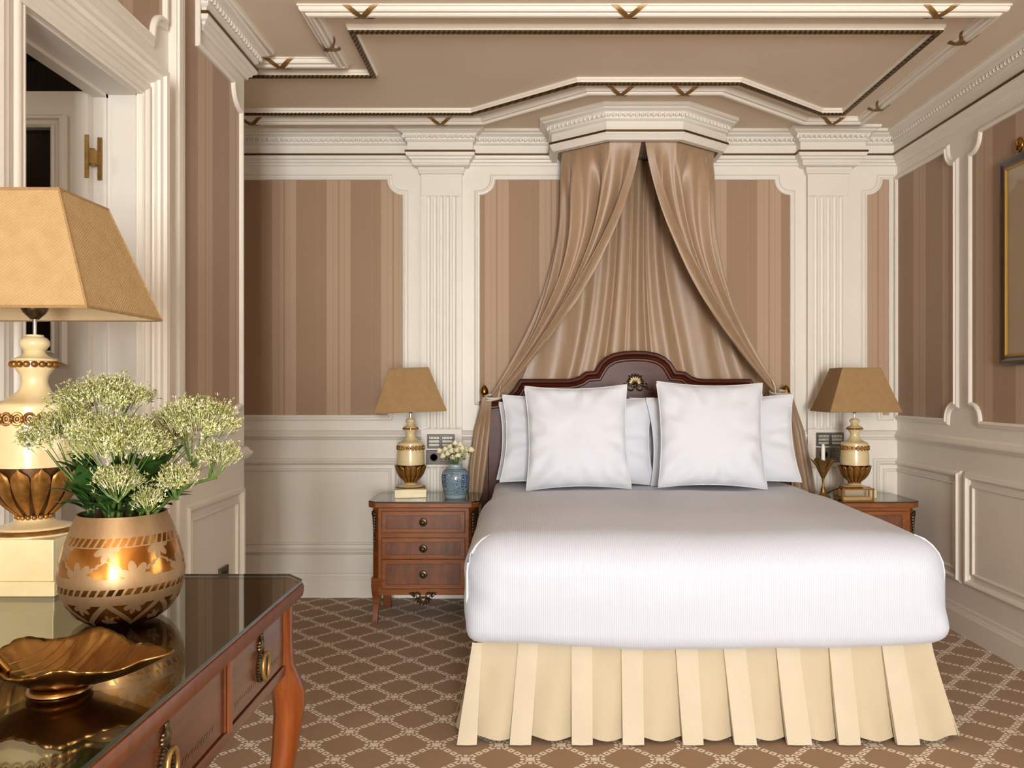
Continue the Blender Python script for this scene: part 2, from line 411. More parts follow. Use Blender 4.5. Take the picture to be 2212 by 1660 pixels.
# corridor behind the doorway
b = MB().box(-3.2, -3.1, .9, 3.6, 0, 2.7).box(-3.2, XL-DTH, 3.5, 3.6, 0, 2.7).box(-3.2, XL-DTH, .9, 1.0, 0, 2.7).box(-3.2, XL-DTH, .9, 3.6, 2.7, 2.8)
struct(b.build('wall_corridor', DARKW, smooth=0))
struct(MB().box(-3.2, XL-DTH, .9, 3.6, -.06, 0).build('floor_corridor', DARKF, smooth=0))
l = bpy.data.lights.new('corridor_fill', 'POINT'); l.energy = 14; l.color = (1, .85, .65); l.shadow_soft_size = .08  # added fill light without a fitting, lifts the dark corridor wall
o = bpy.data.objects.new('corridor_fill', l); C.objects.link(o); o.location = (-2.4, 1.7, 2.45)

# wall planes: s runs along the wall, b stands off it
def back(s, z, b=0): return Vector((s, YB-b, z))
def right(s, z, b=0): return Vector((XR-b, s, z))
def left(s, z, b=0): return Vector((XL+b, s, z))
NB, NR, NL = (0,-1,0), (-1,0,0), (1,0,0)
def scoop(s0, s1, z0, z1, r, corners=(1,1,1,1)):               # outline with hollowed corners: bl, br, tr, tl
    pts = []
    for k, (cx_, cz_, a0) in enumerate(((s0, z0, 90), (s1, z0, 180), (s1, z1, 270), (s0, z1, 0))):
        if corners[k]:
            for i in range(9):
                a = math.radians(a0-90*i/8) if True else 0
                pts.append((cx_+r*math.cos(a), cz_+r*math.sin(a)))
        else: pts.append((cx_, cz_))
    return pts
FRAME_P = [(0, 0), (0, .014), (.006, .020), (.014, .021), (.018, .014), (.026, .013), (.032, .008), (.036, .004), (.036, 0)]
DADO_P = [(0, 0), (0, .006), (.006, .010), (.012, .022), (.022, .024), (.028, .014), (.036, .010), (.042, 0)]
THIN_P = [(0, 0), (0, .006), (.004, .011), (.011, .011), (.016, .004), (.018, 0)]
def frame(wall, n, pts, parent, prof, name='panel_moulding', mt=CREAM):
    path = [wall(s, z) for s, z in pts]
    area = sum(pts[i-1][0]*pts[i][1]-pts[i][0]*pts[i-1][1] for i in range(len(pts)))
    nn = Vector(n); ctr = sum(path, Vector())/len(path)
    # profile a must point outward from the panel
    t = (path[1]-path[0]).normalized(); side = nn.cross(t)
    if side.dot(path[0]-ctr) < 0 and abs(side.dot(path[0]-ctr)) > 1e-6: path.reverse()
    return MB().sweep(path, prof, n, closed=True).build(name, mt, parent, smooth=30)
def upper_panel(wall, n, parent, s0, s1, z0, z1, r, corners, wp):
    pts = scoop(s0, s1, z0, z1, r, corners)
    MB().prism([wall(s, z, .0) for s, z in pts], Vector(n)*.004).build('wallpaper_panel', wp, parent, smooth=0)
    frame(wall, n, pts, parent, FRAME_P)
def dado_panel(wall, n, parent, s0, s1, z0=.262, z1=.862):
    frame(wall, n, [(s0, z0), (s1, z0), (s1, z1), (s0, z1)], parent, [(-.042+a, b_) for a, b_ in DADO_P], 'dado_moulding')
    i = .062
    frame(wall, n, [(s0+i, z0+i), (s1-i, z0+i), (s1-i, z1-i), (s0+i, z1-i)], parent, [(-.018+a, b_) for a, b_ in THIN_P], 'dado_field')
RAIL_P = [(0, .975), (.014, .978), (.018, .986), (.026, .992), (.031, 1.000), (.031, 1.008), (.022, 1.014), (.016, 1.026), (.006, 1.034), (0, 1.036)]
BASE_P = [(0, 0), (.022, 0), (.022, .108), (.016, .116), (.014, .124), (.010, .128), (.008, .146), (0, .15)]
def along(path, prof, parent, name, mt=CREAM, kind=None):      # horizontal runs; path keeps the room on its left-hand side
    o = MB().sweep([Vector((x, y, 0)) for x, y in path], [(a, z) for a, z in prof], (0,0,1)).build(name, mt, parent, smooth=30)
    if kind: o['kind'] = kind
    return o
Z0, Z1 = 1.131, 2.588
WPB1 = wallpaper('wallpaper_alcove', 0, X(614, YB)); WPB2 = wallpaper('wallpaper_bedhead', 0, X(1073, YB))
WPR = wallpaper('wallpaper_right', 1, 4.77); WPL = wallpaper('wallpaper_pier', 1, 3.27)
# back wall
upper_panel(back, NB, wall_back, -2.5, X(870, YB), Z0, Z1, .095, (0,1,1,0), WPB1)
upper_panel(back, NB, wall_back, X(1037, YB), X(1705, YB), Z0, Z1, .095, (1,1,1,1), WPB2)
upper_panel(back, NB, wall_back, X(1872, YB), X(1918, YB), Z0, Z1, .095, (1,0,0,1), WPB2)
dado_panel(back, NB, wall_back, -2.5, X(868, YB)); dado_panel(back, NB, wall_back, X(1020, YB), X(1725, YB)); dado_panel(back, NB, wall_back, X(1885, YB), 2.40)
# right wall
for s0, s1, cr in ((4.375, 5.045, (1,0,0,1)), (2.12, 4.205, (1,1,1,1)), (-4.0, .82, (1,1,1,1))):
    upper_panel(right, NR, wall_right, s0, s1, Z0, Z1, .095, cr, WPR)
for s0, s1 in ((4.31, 5.16), (2.08, 4.27), (-4.05, .86)): dado_panel(right, NR, wall_right, s0, s1)
# left wall (pier beside the doorway, and above the doorway)
pts = scoop(2.98, 3.655, Z0, 2.63, .10, (0,1,1,0))[:-1]+[(3.17, 2.63), (3.17, ZC+.02), (2.98, ZC+.02)]      # runs up beside the cornice
MB().prism([left(s, z) for s, z in pts], (.004, 0, 0)).build('wallpaper_panel', WPL, wall_left, smooth=0)
frame(left, NL, pts, wall_left, FRAME_P)
upper_panel(left, NL, wall_left, 1.95, 2.885, 2.51, ZC-.05, .10, (1,1,0,0), WPL)
dado_panel(left, NL, wall_left, 3.06, 3.70)
for s0, s1 in ((-4.0, -.4), (-.3, 1.85)):
    upper_panel(left, NL, wall_left, s0, s1, Z0, Z1, .095, (1,1,1,1), WPL); dado_panel(left, NL, wall_left, s0-.03, s1+.03)
b = MB().box(XL, XL+.028, 2.945, 3.02, 0, ZC).box(XL, XL+.036, 2.955, 2.985, 0, ZC)
b.build('edge_strip', CREAM, wall_left, smooth=0)
# chair rails and baseboards
along([(XR, 2.02), (XR, YB), (-2.6, YB)], RAIL_P, wall_back, 'chair_rail')
along([(-2.6, YP), (XL, YP), (XL, 3.03)], RAIL_P, wall_left, 'chair_rail')
along([(XL, 1.93), (XL, YR)], RAIL_P, wall_left, 'chair_rail')
along([(XR, 2.02), (XR, YB), (-2.6, YB)], BASE_P, None, 'baseboard_back', kind='structure')
along([(-2.6, YP), (XL, YP), (XL, 3.03)], BASE_P, None, 'baseboard_left', kind='structure')
along([(XL, 1.93), (XL, YR)], BASE_P, wall_left, 'base_moulding')

# cornice
CORN = [(0, ZC), (.105, ZC), (.105, 2.866), (.098, 2.860), (.090, 2.858), (.084, 2.850), (.072, 2.845), (.066, 2.842), (.060, 2.838), (.046, 2.806), (.052, 2.803), (.046, 2.797), (.036, 2.792), (.036, 2.742), (0, 2.742)]
GLD = [(0, 2.742), (.050, 2.742), (.050, 2.730), (0, 2.730)]
ARCH = [(0, 2.730), (.047, 2.730), (.047, 2.722), (.042, 2.712), (.030, 2.706), (.028, 2.697), (.016, 2.690), (.012, 2.678), (0, 2.676)]
def beads(path, a, z, r, step, parent, name='egg_band', mt=CREAM):
    pts = offset_path([Vector((x, y, 0)) for x, y in path], (0,0,1), a, z); b = MB()
    for p, q in zip(pts, pts[1:]):
        L = (q-p).length; n = int(L/step)
        if n < 1: continue
        d = (q-p)/n; ang = math.atan2(d.y, d.x); M = Matrix.Rotation(ang, 4, 'Z')
        for i in range(n):
            b.ell(p+d*(i+.5), (step*.34, r*.8, r), 6, 4, mat=M)
            b.ell(p+d*i, (step*.08, r*.7, r*.9), 4, 3, mat=M)
    if b.v:
        o = b.build(name, mt, parent, smooth=60, recalc=False); o['kind'] = 'stuff'
def cornice(path, parent, dz=0):
    def up(p): return [(a, z+dz if z < 2.76 else z) for a, z in p]
    along(path, up(CORN), parent, 'cornice_moulding'); along(path, up(GLD), parent, 'gilt_line', GOLDLINE); along(path, up(ARCH), parent, 'architrave')
    beads(path, .057, 2.823, .013, .030, parent)
PB = .078
def block(a, c): return [(c+.0, YB), (c, YB-PB), (a, YB-PB), (a, YB)]
PIL = [(X(909, 5.03), X(998, 5.03)), (X(1745, 5.03), X(1833, 5.03))]
CNL = (.195, 1.125)                                              # where the bed canopy meets the wall
e_ = .022
pr = PIL[1]; cornice([(XR, .2), (XR, YB)]+[(pr[1]+.036, YB), (pr[1]+.036, YB-PB), (pr[0]-.036, YB-PB), (pr[0]-.036, YB)]+[(CNL[1], YB)], wall_back)
pl = PIL[0]; cornice([(CNL[0], YB), (pl[1]+.036, YB), (pl[1]+.036, YB-PB), (pl[0]-.036, YB-PB), (pl[0]-.036, YB), (-2.6, YB)], wall_back)
cornice([(-2.6, YP), (XL, YP), (XL, 3.235), (XL-.1, 3.235)], wall_left, .034)
cornice([(XL, 1.9), (XL, YR)], wall_left)
# pilasters
for x0, x1 in PIL:
    p = MB().box(x0, x1, YB-.036, YB, 2.484, 2.742).box(x0, x1, YB-.036, YB, .81, 1.046).box(x0-.012, x1+.012, YB-.045, YB, 0, .17).build('pilaster', CREAM, wall_back, smooth=0, bevel=.003)
    n = 5; wd = (x1-x0); m0 = .028; pitch = (wd-2*m0)/n
    prof = [(x0, 0), ]
    for k in range(n):
        a = x0+m0+pitch*k; g = pitch*.66; c0 = a+(pitch-g)/2
        for i in range(9):
            th = PI*i/8; prof.append((c0+g/2-g/2*math.cos(th), math.sin(th)*.011))
    prof.append((x1, 0))
    for za, zb in ((1.046, 2.484), (.17, .81)):
        rows = [(za, 0), (za+.004, .5), (za+.014, .9), (za+.024, 1), (zb-.024, 1), (zb-.014, .9), (zb-.004, .5), (zb, 0)]
        b = MB(); k = len(prof); vs_ = [(x, YB-.036+d*s, z) for z, s in rows for x, d in prof]; fs = []
        for j in range(len(rows)-1):
            for i in range(k-1): fs.append((j*k+i, j*k+i+1, (j+1)*k+i+1, (j+1)*k+i))
        b.add(vs_, fs)
        for xx in (x0, x1): b.add([(xx, YB-.036, za), (xx, YB, za), (xx, YB, zb), (xx, YB-.036, zb)], [(0,1,2,3)])
        b.build('fluted_shaft', CREAM, p, smooth=50, recalc=False)
    path = [(x1, YB), (x1, YB-.036), (x0, YB-.036), (x0, YB)]
    along(path, [(0, 2.742), (.08, 2.730), (.076, 2.715), (.060, 2.700), (.052, 2.694), (.048, 2.672), (.040, 2.662), (.014, 2.656), (.016, 2.644), (.008, 2.630), (.010, 2.622), (0, 2.616)], p, 'capital')
    along(path, [(0, .17), (.016, .17), (.012, .19), (.006, .20), (0, .205)], p, 'pilaster_base')

# ceiling trims
def zpath(pts): return [Vector((x, y, ZC)) for x, y in pts]
outer = [(-2.35, 3.935), (-.905, 3.935), (-.905, 3.395), (1.955, 3.395), (1.965, 4.785), (1.628, 4.785), (1.025, 4.30), (.322, 4.30), (-.257, 4.785), (-2.35, 4.785)]
hp_ = [(.0, .038), (.008, .036), (.014, .030), (.0165, .021), (.0175, .016), (.019, .023), (.024, .027), (.030, .026), (.035, .020), (.0365, .012), (.037, .008), (.042, .007), (.042, 0)]
tp = [(-a, -b_) for a, b_ in reversed(hp_)]+[(a, -b_) for a, b_ in hp_[1:]]
trim1 = struct(MB().sweep(zpath(outer), tp, (0,0,1), closed=True).build('trim_1', TRIMW, smooth=28))
inner = [(-2.2, 4.07), (-.765, 4.07), (-.765, 3.56), (1.80, 3.56), (1.80, 4.625), (1.665, 4.625), (1.085, 4.165), (.262, 4.165), (-.31, 4.625), (-2.2, 4.625)]
trim2 = struct(MB().sweep(zpath(inner), [(-.020, 0), (-.020, -.012), (-.014, -.016), (-.014, -.024), (.014, -.024), (.014, -.016), (.020, -.012), (.020, 0)], (0,0,1), closed=True).build('trim_2', TRIMW, smooth=0))
def rope_mat():
    m, nt, b = new_mat('gilt_rope'); oc = coords(nt); ax = sep(nt, oc)
    s = (((ax[0]+ax[1])*36+(ax[0]-ax[1])*9).fr()-.5).abs()*2
    nt.links.new(mixc(nt, s, col(52,34,14), col(104,74,32)), b.inputs['Base Color']); b.inputs['Metallic'].default_value = .5; b.inputs['Roughness'].default_value = .4
    bump(nt, b, s, .6, .004); return m
MB().sweep(zpath(inner), [(-.013, -.022), (-.012, -.030), (-.006, -.035), (.006, -.035), (.012, -.030), (.013, -.022)], (0,0,1), closed=True).build('gilt_rope', rope_mat(), trim2, smooth=0)
def ribbon():
    b = MB()
    for sg in (-1, 1):
        def fn(u, v):
            a = PI*(.02+.96*u); cx_ = -.0425*math.cos(a); cz_ = -.0385*math.sin(a)
            al = sg*(u-.5)*2; al = (abs(al)**1.25)*(1 if al > 0 else -1)*.062
            return Vector((al+(v-.5)*.030, cx_, cz_-.001-.0006*sg))
        b.grid(fn, 14, 2)
    return b
rib = None
for (x, y, ang) in ((X(783, 3.395), 3.395, 0), (X(1357, 3.395), 3.395, 0), (X(2023, 3.395), 3.395, 0), (-.905, 3.72, 90), (X(608, 3.935), 3.935, 0),
                    (X(545, 4.785), 4.785, 0), (X(952, 4.785), 4.785, 0), (X(1340, 4.30), 4.30, 0), (X(1478, 4.30), 4.30, 0), (X(1795, 4.785), 4.785, 0), (1.958, 3.65, 90), (1.963, 4.53, 90)):
    if rib is None: rib = o = ribbon().build('gilt_ribbon', mat('bright_gilt', (150,112,54), (112,80,34), rough=.45, metal=.4, scale=60), trim1, smooth=60, recalc=False)
    else: o = share(rib, trim1)
    o.location = (x, y, ZC); o.rotation_euler = (0, 0, math.radians(ang))

# doorway
door = struct(MB().box(XL-DTH-.002, XL+.003, DY1-.006, DY1+.006, 0, DZ).box(XL-DTH-.002, XL+.003, DY0-.006, DY0+.006, 0, DZ).box(XL-DTH-.002, XL+.003, DY0, DY1, DZ-.006, DZ+.006)
              .box(XL-DTH-.003, XL-.088, DY1-.018, DY1, 0, DZ-.002).box(XL-DTH-.003, XL-.088, DY0, DY0+.018, 0, DZ-.002).box(XL-DTH-.003, XL-.088, DY0, DY1, DZ-.018, DZ-.001).build('door_1', DOORW, smooth=0))
CAS = [(0, 0), (0, .022), (.008, .026), (.016, .024), (.022, .030), (.030, .034), (.040, .032), (.046, .024), (.056, .024), (.060, .034), (.072, .040), (.076, .048), (.090, .052), (.096, .062), (.112, .064), (.112, 0)]
MB().sweep([left(DY1, 0), left(DY1, DZ), left(DY0-.12, DZ)], [(-a, b_) for a, b_ in CAS], NL).build('door_casing', CREAM, door, smooth=30)
MB().sweep([left(DY0, DZ), left(DY0, 0)], [(-a, b_*(.75-4.2*a if a < .112 else .28)) for a, b_ in CAS], NL).build('door_casing', CREAM, door, smooth=30)
lf = MB(); lx0, lx1, ly0, ly1, lz1 = -2.06, -1.423, 2.645, 2.685, 2.262
gx0, gx1, gz0, gz1 = -1.955, -1.536, 1.42, 2.14
lf.box(lx0, gx0, ly0, ly1, .01, lz1).box(gx1, lx1, ly0, ly1, .01, lz1).box(gx0, gx1, ly0, ly1, gz1, lz1).box(gx0, gx1, ly0, ly1, .01, gz0)
leaf_o = lf.build('door_leaf', DOORW, door, smooth=0)
MB().box(gx0, gx1, ly0+.016, ly0+.022, gz0, gz1).build('pane', DGLASS, leaf_o, smooth=0)
def yframe(x0, x1, z0, z1, y, prof, name, mt, parent):
    return MB().sweep([Vector((x0, y, z0)), Vector((x1, y, z0)), Vector((x1, y, z1)), Vector((x0, y, z1))][::-1], prof, (0,-1,0), closed=True).build(name, mt, parent, smooth=30)
yframe(gx0, gx1, gz0, gz1, ly0, [(-.0, 0), (0, .016), (.006, .020), (.012, .012), (.024, .010), (.030, .018), (.038, .018), (.046, 0)], 'pane_moulding', DOORW, leaf_o)
yframe(gx0+.02, gx1-.02, .3, 1.2, ly0, [(-.0, 0), (0, .016), (.006, .020), (.012, .012), (.024, .010), (.030, .018), (.038, .018), (.046, 0)], 'panel_moulding', DOORW, leaf_o)
hg = None
for hz in (2.05, 1.15, .3):
    b = MB()
    b.box(-1.432, -1.419, 2.640, 2.644, hz-.07, hz+.07); b.box(-1.406, -1.392, 2.670, 2.675, hz-.07, hz+.07)
    b.tube([(-1.412, 2.652, hz-.028), (-1.412, 2.652, hz+.028)], .008, 8); b.box(-1.43, -1.40, 2.642, 2.68, hz-.022, hz+.022)
    b.build('hinge', BRASSD, door, smooth=40)

# ---------------------------------------------------------------- bed canopy and drapes
canopy = thing('bed_canopy', 'cream half-octagon bed canopy cornice with gilt line on the wall', 'canopy', (.66, YB, 2.69))
cpath = [(1.138, YB), (1.138, 4.822), (.862, 4.600), (.458, 4.600), (.182, 4.822), (.182, YB)]
def local(pts, o=canopy): return [(x-o.location.x, y-o.location.y) for x, y in pts]
def alongL(path, prof, parent, name, mt=CREAM, dz=0):
    return MB().sweep([Vector((x, y, 0)) for x, y in path], [(a, z-dz) for a, z in prof], (0,0,1)).build(name, mt, parent, smooth=30)
lp = local(cpath)
alongL(lp, CORN, canopy, 'crown_moulding', dz=2.69); alongL(lp, GLD, canopy, 'gilt_line', GOLDLINE, dz=2.69)
alongL(lp, [(-.004, 2.730), (.047, 2.730), (.047, 2.722), (.040, 2.714), (.036, 2.706), (.030, 2.700), (.026, 2.692), (-.004, 2.690)], canopy, 'lower_rail', dz=2.69)
pts = offset_path([Vector((x, y, 0)) for x, y in lp], (0,0,1), -.005, 0)
MB().prism([Vector((p.x, p.y, .02)) for p in pts], (0, 0, .006)).build('soffit', SATIN, canopy, smooth=0)
b = MB(); pts = offset_path([Vector((x, y, 0)) for x, y in lp], (0,0,1), .057, 2.823-2.69)
for p, q in zip(pts, pts[1:]):
    n = max(1, int((q-p).length/.030)); d = (q-p)/n; M = Matrix.Rotation(math.atan2(d.y, d.x), 4, 'Z')
    for i in range(n):
        b.ell(p+d*(i+.5), (.0102, .0104, .013), 6, 4, mat=M); b.ell(p+d*i, (.0024, .009, .0117), 4, 3, mat=M)
o = b.build('egg_band', CREAM, canopy, smooth=60, recalc=False); o['kind'] = 'stuff'

def drape(side):
    """side -1 left, +1 right; u = 0 at the outer edge, 1 at the inner hem"""
    cx_ = .66
    def mir(v): return v if side < 0 else Vector((2*cx_-v.x, v.y, v.z))
    ztop = 2.706
    top = [Vector((.206, 4.985, ztop)), Vector((.206, 4.840, ztop)), Vector((.470, 4.628, ztop)), Vector((.651, 4.624, ztop))]
    seg = [0]
    for p, q in zip(top, top[1:]): seg.append(seg[-1]+(q-p).length)
    def A(u):
        L = u*seg[-1]
        for i in range(3):
            if L <= seg[i+1]+1e-9: return top[i].lerp(top[i+1], (L-seg[i])/(seg[i+1]-seg[i]))
        return top[-1]
    T = Vector((X(1066, 4.86), 4.875, Z(856, 4.86))) if side < 0 else Vector((2*cx_-X(1682, 4.86), 4.875, Z(846, 4.86)))
    Co = px(1226, 590, 4.92); Ci = px(1326, 612, 4.70)
    nf = 4.6
    def fn(u, v):
        a = A(u); tt = T+Vector((.040*(u-.4), -.030*u, .020*(.5-u)-.012*u))
        c = Co.lerp(Ci, u**.8)
        p = bez(a, c, tt, v)
        t = (bez(a, c, tt, min(1, v+.02))-bez(a, c, tt, max(0, v-.02))).normalized()
        ac = (A(min(1, u+.03))-A(max(0, u-.03))); across = (ac+(Ci-Co)*v).normalized()
        nrm = t.cross(across); nrm.normalize()
        ph = 2*PI*(nf*u+.35*math.sin(3*v+u*5)+.15)
        wv = math.sin(ph+.6*math.sin(ph))+.22*math.sin(2.3*ph+1.3+v*2)+.5*math.sin(ph*.43+2)
        am = .043*(1-.78*sm((v-.6)/.4))*(.22+.78*sm(v/.22))*(.35+.65*sm(u/.10))
        if u > .90: am *= 1-sm((u-.90)/.08)*.8
        return mir(p+nrm*sm(v/.10)*(am*wv+.012*math.sin(5*u+4*v)-.022*(1-sm(u/.45))*sm(v*3)*sm((1-v)*3)))
    root = thing('bed_curtain', ('taupe satin curtain swept to the bedpost beside the blue and white jar' if side < 0 else 'taupe satin curtain swept to the bedpost beside the candlestick'), 'curtain', (0,0,0), 0, 'bed canopy curtains')
    MB().grid(fn, 150, 40).build('swag', SATIN, root, smooth=80, recalc=False)
    def hem(u, v):
        return fn(.93+.07*u, v)+Vector((0, -.006*sm(v/.05), 0))
    MB().grid(hem, 3, 40).build('hem', SATIN, root, smooth=60, recalc=False)
    # the tail that falls below the tie
    if side < 0: l = [(1042, 858), (1022, 930), (1010, 1010), (1008, 1100), (1004, 1290)]; r = [(1060, 862), (1056, 930), (1049, 1000), (1038, 1080), (1035, 1290)]
    else: l = [(1690, 846), (1696, 930), (1703, 1000), (1715, 1080), (1717, 1290)]; r = [(1708, 850), (1736, 930), (1752, 1010), (1768, 1100), (1785, 1290)]
    def tail(u, v):
        k = v*4; i = min(3, int(k)); f = k-i
        pl_ = Vector(l[i]).lerp(Vector(l[i+1]), f); pr_ = Vector(r[i]).lerp(Vector(r[i+1]), f)
        q = pl_.lerp(pr_, u); uu = u if side < 0 else 1-u; dl = lerp(4.985, 4.906, sm(uu/.25)); d = lerp(4.862, dl, sm(v*4))
        p = px(q.x, q.y, d); p.z = max(.02, p.z)
        return p+Vector((.006*math.sin(2*PI*3.2*u+v), .009*math.sin(2*PI*3.2*u+1+v)*sm(v*5), 0))
    MB().grid(tail, 48, 24).build('tail', SATIN, root, smooth=80, recalc=False)
    # tie cord
    c0 = mir(T)+Vector((0, 0, -.004)); b = MB()
    for k in range(2):
        pth = [c0+Vector((.05*math.cos(a)*(1 if side < 0 else 1), .045*math.sin(a)-.005, .012*math.sin(a*1+k)-.012*k)) for a in [2*PI*i/20 for i in range(20)]]
        b.tube(pth, .0065, 6, closed=True)
    b.tube([c0+Vector((.012*-side*1+.02*side*-1, -.05, -.01)), c0+Vector((.035*-side, -.06, .03)), c0+Vector((.048*-side, -.05, .072))], .004, 6)
    b.build('tie_cord', WHITEC, root, smooth=60)
drape(-1); drape(1)
def backdrape(u, v):
    xt = lerp(.228, 1.092, u); xb = lerp(-.06, 1.38, u)
    x = lerp(xt, xb, v**2.2); z = lerp(2.70, 1.28, v)
    ph = 2*PI*(7*u+.30*math.sin(9*u+1.7)+.16*math.sin(3*v+11*u))
    return Vector((x+.010*math.sin(ph+1), 5.022+.013*math.sin(ph+.7*math.sin(ph))+.005*math.sin(1.7*ph+2), z))
bd = MB().grid(backdrape, 180, 26).build('back_drape', SATIN, smooth=80, recalc=False)
tag(bd, 'pleated taupe satin backcloth hanging behind the headboard', 'curtain', 'bed canopy curtains')

# ---------------------------------------------------------------- bed
BX = .662
bed = thing('bed', 'double bed with carved mahogany headboard and pleated cream skirt', 'bed', (BX, 4.0, 0))
BL = Vector((BX, 4.0, 0))
YH = 4.95
def hp(x, y): q = px(x, y, YH); return (q.x-BX, q.z)
half = [(1046, 866), (1064, 866), (1081, 864), (1095, 859), (1106, 852), (1115, 842), (1121, 831), (1126, 824), (1180, 824), (1226, 824), (1240, 822), (1254, 817), (1266, 808), (1287, 806), (1291, 799), (1299, 786), (1310, 776), (1326, 768), (1348, 764), (1372, 763)]
hc = X(1372, YH)-BX
left_pts = [hp(x, y) for x, y in half]; outline = left_pts+[(2*hc-x, z) for x, z in reversed(left_pts[:-1])]
hb = MB().prism([Vector((x, YH-4.0+.0, z)) for x, z in [(outline[0][0], .25)]+outline+[(outline[-1][0], .25)]], (0, .035, 0)).build('headboard', WOODH, bed, smooth=0)
MB().sweep([Vector((x, YH-4.0, z)) for x, z in outline], [(-.050, -.002), (-.050, .008), (-.044, .014), (-.036, .014), (-.030, .022), (-.020, .026), (-.014, .020), (-.008, .034), (.004, .036), (.012, .026), (.014, .010), (.014, -.030), (0, -.030)], (0,-1,0)).build('top_moulding', WOODH, hb, smooth=30)
low = [(1092, 900), (1106, 897), (1124, 888), (1138, 876), (1150, 869), (1372, 869)]
lpts = [hp(x, y) for x, y in low]; lpts += [(2*hc-x, z) for x, z in reversed(lpts[:-1])]
MB().sweep([Vector((x, YH-4.0, z)) for x, z in lpts], [(-.016, -.002), (-.014, .010), (-.004, .016), (.006, .014), (.014, .008), (.016, -.002)], (0,-1,0)).build('lower_moulding', WOODH, hb, smooth=30)
# shell mount
oz = hp(1372, 829)[1]; b = MB(); c0 = Vector((hc, YH-4.0-.006, oz-.004))
for k in range(9):
    a = math.radians(18+144*k/8); L = .066 if 2 <= k <= 6 else .056
    M = Matrix.Rotation(-(a-PI/2), 4, 'Y'); b.ell(c0+Vector((math.cos(a)*L*.5, 0, math.sin(a)*L*.5)), (.010, .011, L*.52), 6, 5, mat=M)
for sg in (-1, 1):
    for rr, cx_, cz_, n in ((.024, .030, -.020, 14), (.018, .062, -.004, 12), (.012, .078, -.020, 10)):
        b.tube([c0+Vector((sg*(cx_+rr*(1-.05*i)*math.cos(i*.52+2.5)), -.004, cz_+rr*(1-.05*i)*math.sin(i*.52+2.5))) for i in range(n)], [.0062-.0003*i for i in range(n)], 6)
    b.tube([c0+Vector((sg*.06, -.002, -.026)), c0+Vector((sg*.085, -.002, -.022)), c0+Vector((sg*.112, 0, -.028))], [.006, .006, .003], 6)
b.build('shell_mount', BRONZE, hb, smooth=60)
for sg in (-1, 1):
    xo = (outline[0][0] if sg < 0 else outline[-1][0]); zt = outline[0][1]
    p = MB().box(xo-.028, xo+.028, YH-4.0-.02, YH-4.0+.04, 0, zt).build('bed_post', WOODH, bed, smooth=0, bevel=.004)
    f = MB().lathe([(.001, 0), (.018, .001), (.02, .008), (.013, .014), (.012, .022), (.022, .028), (.025, .036), (.024, .052), (.018, .068), (.008, .080), (.001, .084)], 20, (xo, YH-4.0+.0, zt+.012)).build('finial', BRASS, p, smooth=60)
    b = MB()
    for k in range(9): b.ell((xo-sg*.018, YH-4.0-.020, zt-.05-.03*k), (.010-.0005*k, .004, .014), 8, 5)
    b.build('bronze_mount', BRONZE, p, smooth=60)
MB().box(-.79, .79, 3.10-4.0, 4.86-4.0, .326, .62).build('mattress', PILLOW, bed, smooth=0, bevel=.06)
MB().box(-.835, .835, 3.055-4.0, 4.88-4.0, .16, .324).build('box_spring', SKIRT, bed, smooth=0, bevel=.01)
# pleated skirt
SZ = .353
def skirt_pt(s, t, off=0):
    """s runs round left side, foot, right side (0..3), t from the top (0) to the hem (1)"""
    fl = .055*t**1.3
    hx, yf, yb = .846+.026*t+fl, 3.040-.070*t**1.1, 4.9
    z = lerp(SZ, .012, t)
    def side(y): return hx-fl*.8*sm((y-3.3)/.8)
    if s <= 1: y_ = lerp(yb, yf, s); p = Vector((-side(y_)-off*(1-.7*sm((y_-3.3)/.8)), y_, z))
    elif s <= 2: p = Vector((lerp(-hx, hx, s-1), yf-off, z))
    else: y_ = lerp(yf, yb, s-2); p = Vector((side(y_)+off*(1-.7*sm((y_-3.3)/.8)), y_, z))
    return p-Vector((0, 4.0, 0))
def skirt_fn(u, v):
    s = u*3; q = (s-1)*9.4+.5 if 1 <= s <= 2 else s*10
    w_ = math.sin(2*PI*q)*.016*v+.004*math.sin(13*s+3*v)*v
    p = skirt_pt(s, v, w_-.012*v)
    p.z += .012*v*(.5+.5*math.cos(2*PI*q+.5))
    return p
sk = MB().grid(skirt_fn, 330, 10).build('bed_skirt', SKIRT, bed, smooth=60, recalc=False)
strips = [(1019, 1040, 987, 1030), (1120, 1163, 1101, 1147), (1235, 1281, 1235, 1280), (1344, 1391, 1345, 1391), (1462, 1510, 1475, 1519), (1566, 1614, 1586, 1634), (1681, 1731, 1700, 1753), (1797, 1844, 1811, 1858), (1912, 1958, 1937, 1986)]
for a0, a1, c0_, c1_ in strips:
    def s_of(x, d): return 1+((X(x, d)-BX)/(.872*2)+.5)
    def fn(u, v):
        xa = lerp(X(a0, 3.0), X(c0_, 2.96), v)-BX; xb = lerp(X(a1, 3.0), X(c1_, 2.96), v)-BX
        p = skirt_pt(1.5, v, .010+.008*v); x = lerp(xa, xb, u)
        return Vector((x, p.y-.003*math.sin(PI*u), p.z-.006*v))
    b = MB().grid(fn, 4, 8)
    def edge(u, v): q = fn(0, v); return q+Vector((0, .022*u, 0))
    def edge2(u, v): q = fn(1, v); return q+Vector((0, .022*u, 0))
    b.grid(edge, 1, 8); b.grid(edge2, 1, 8)
    b.build('pleat', SKIRTP, sk, smooth=50, recalc=False)
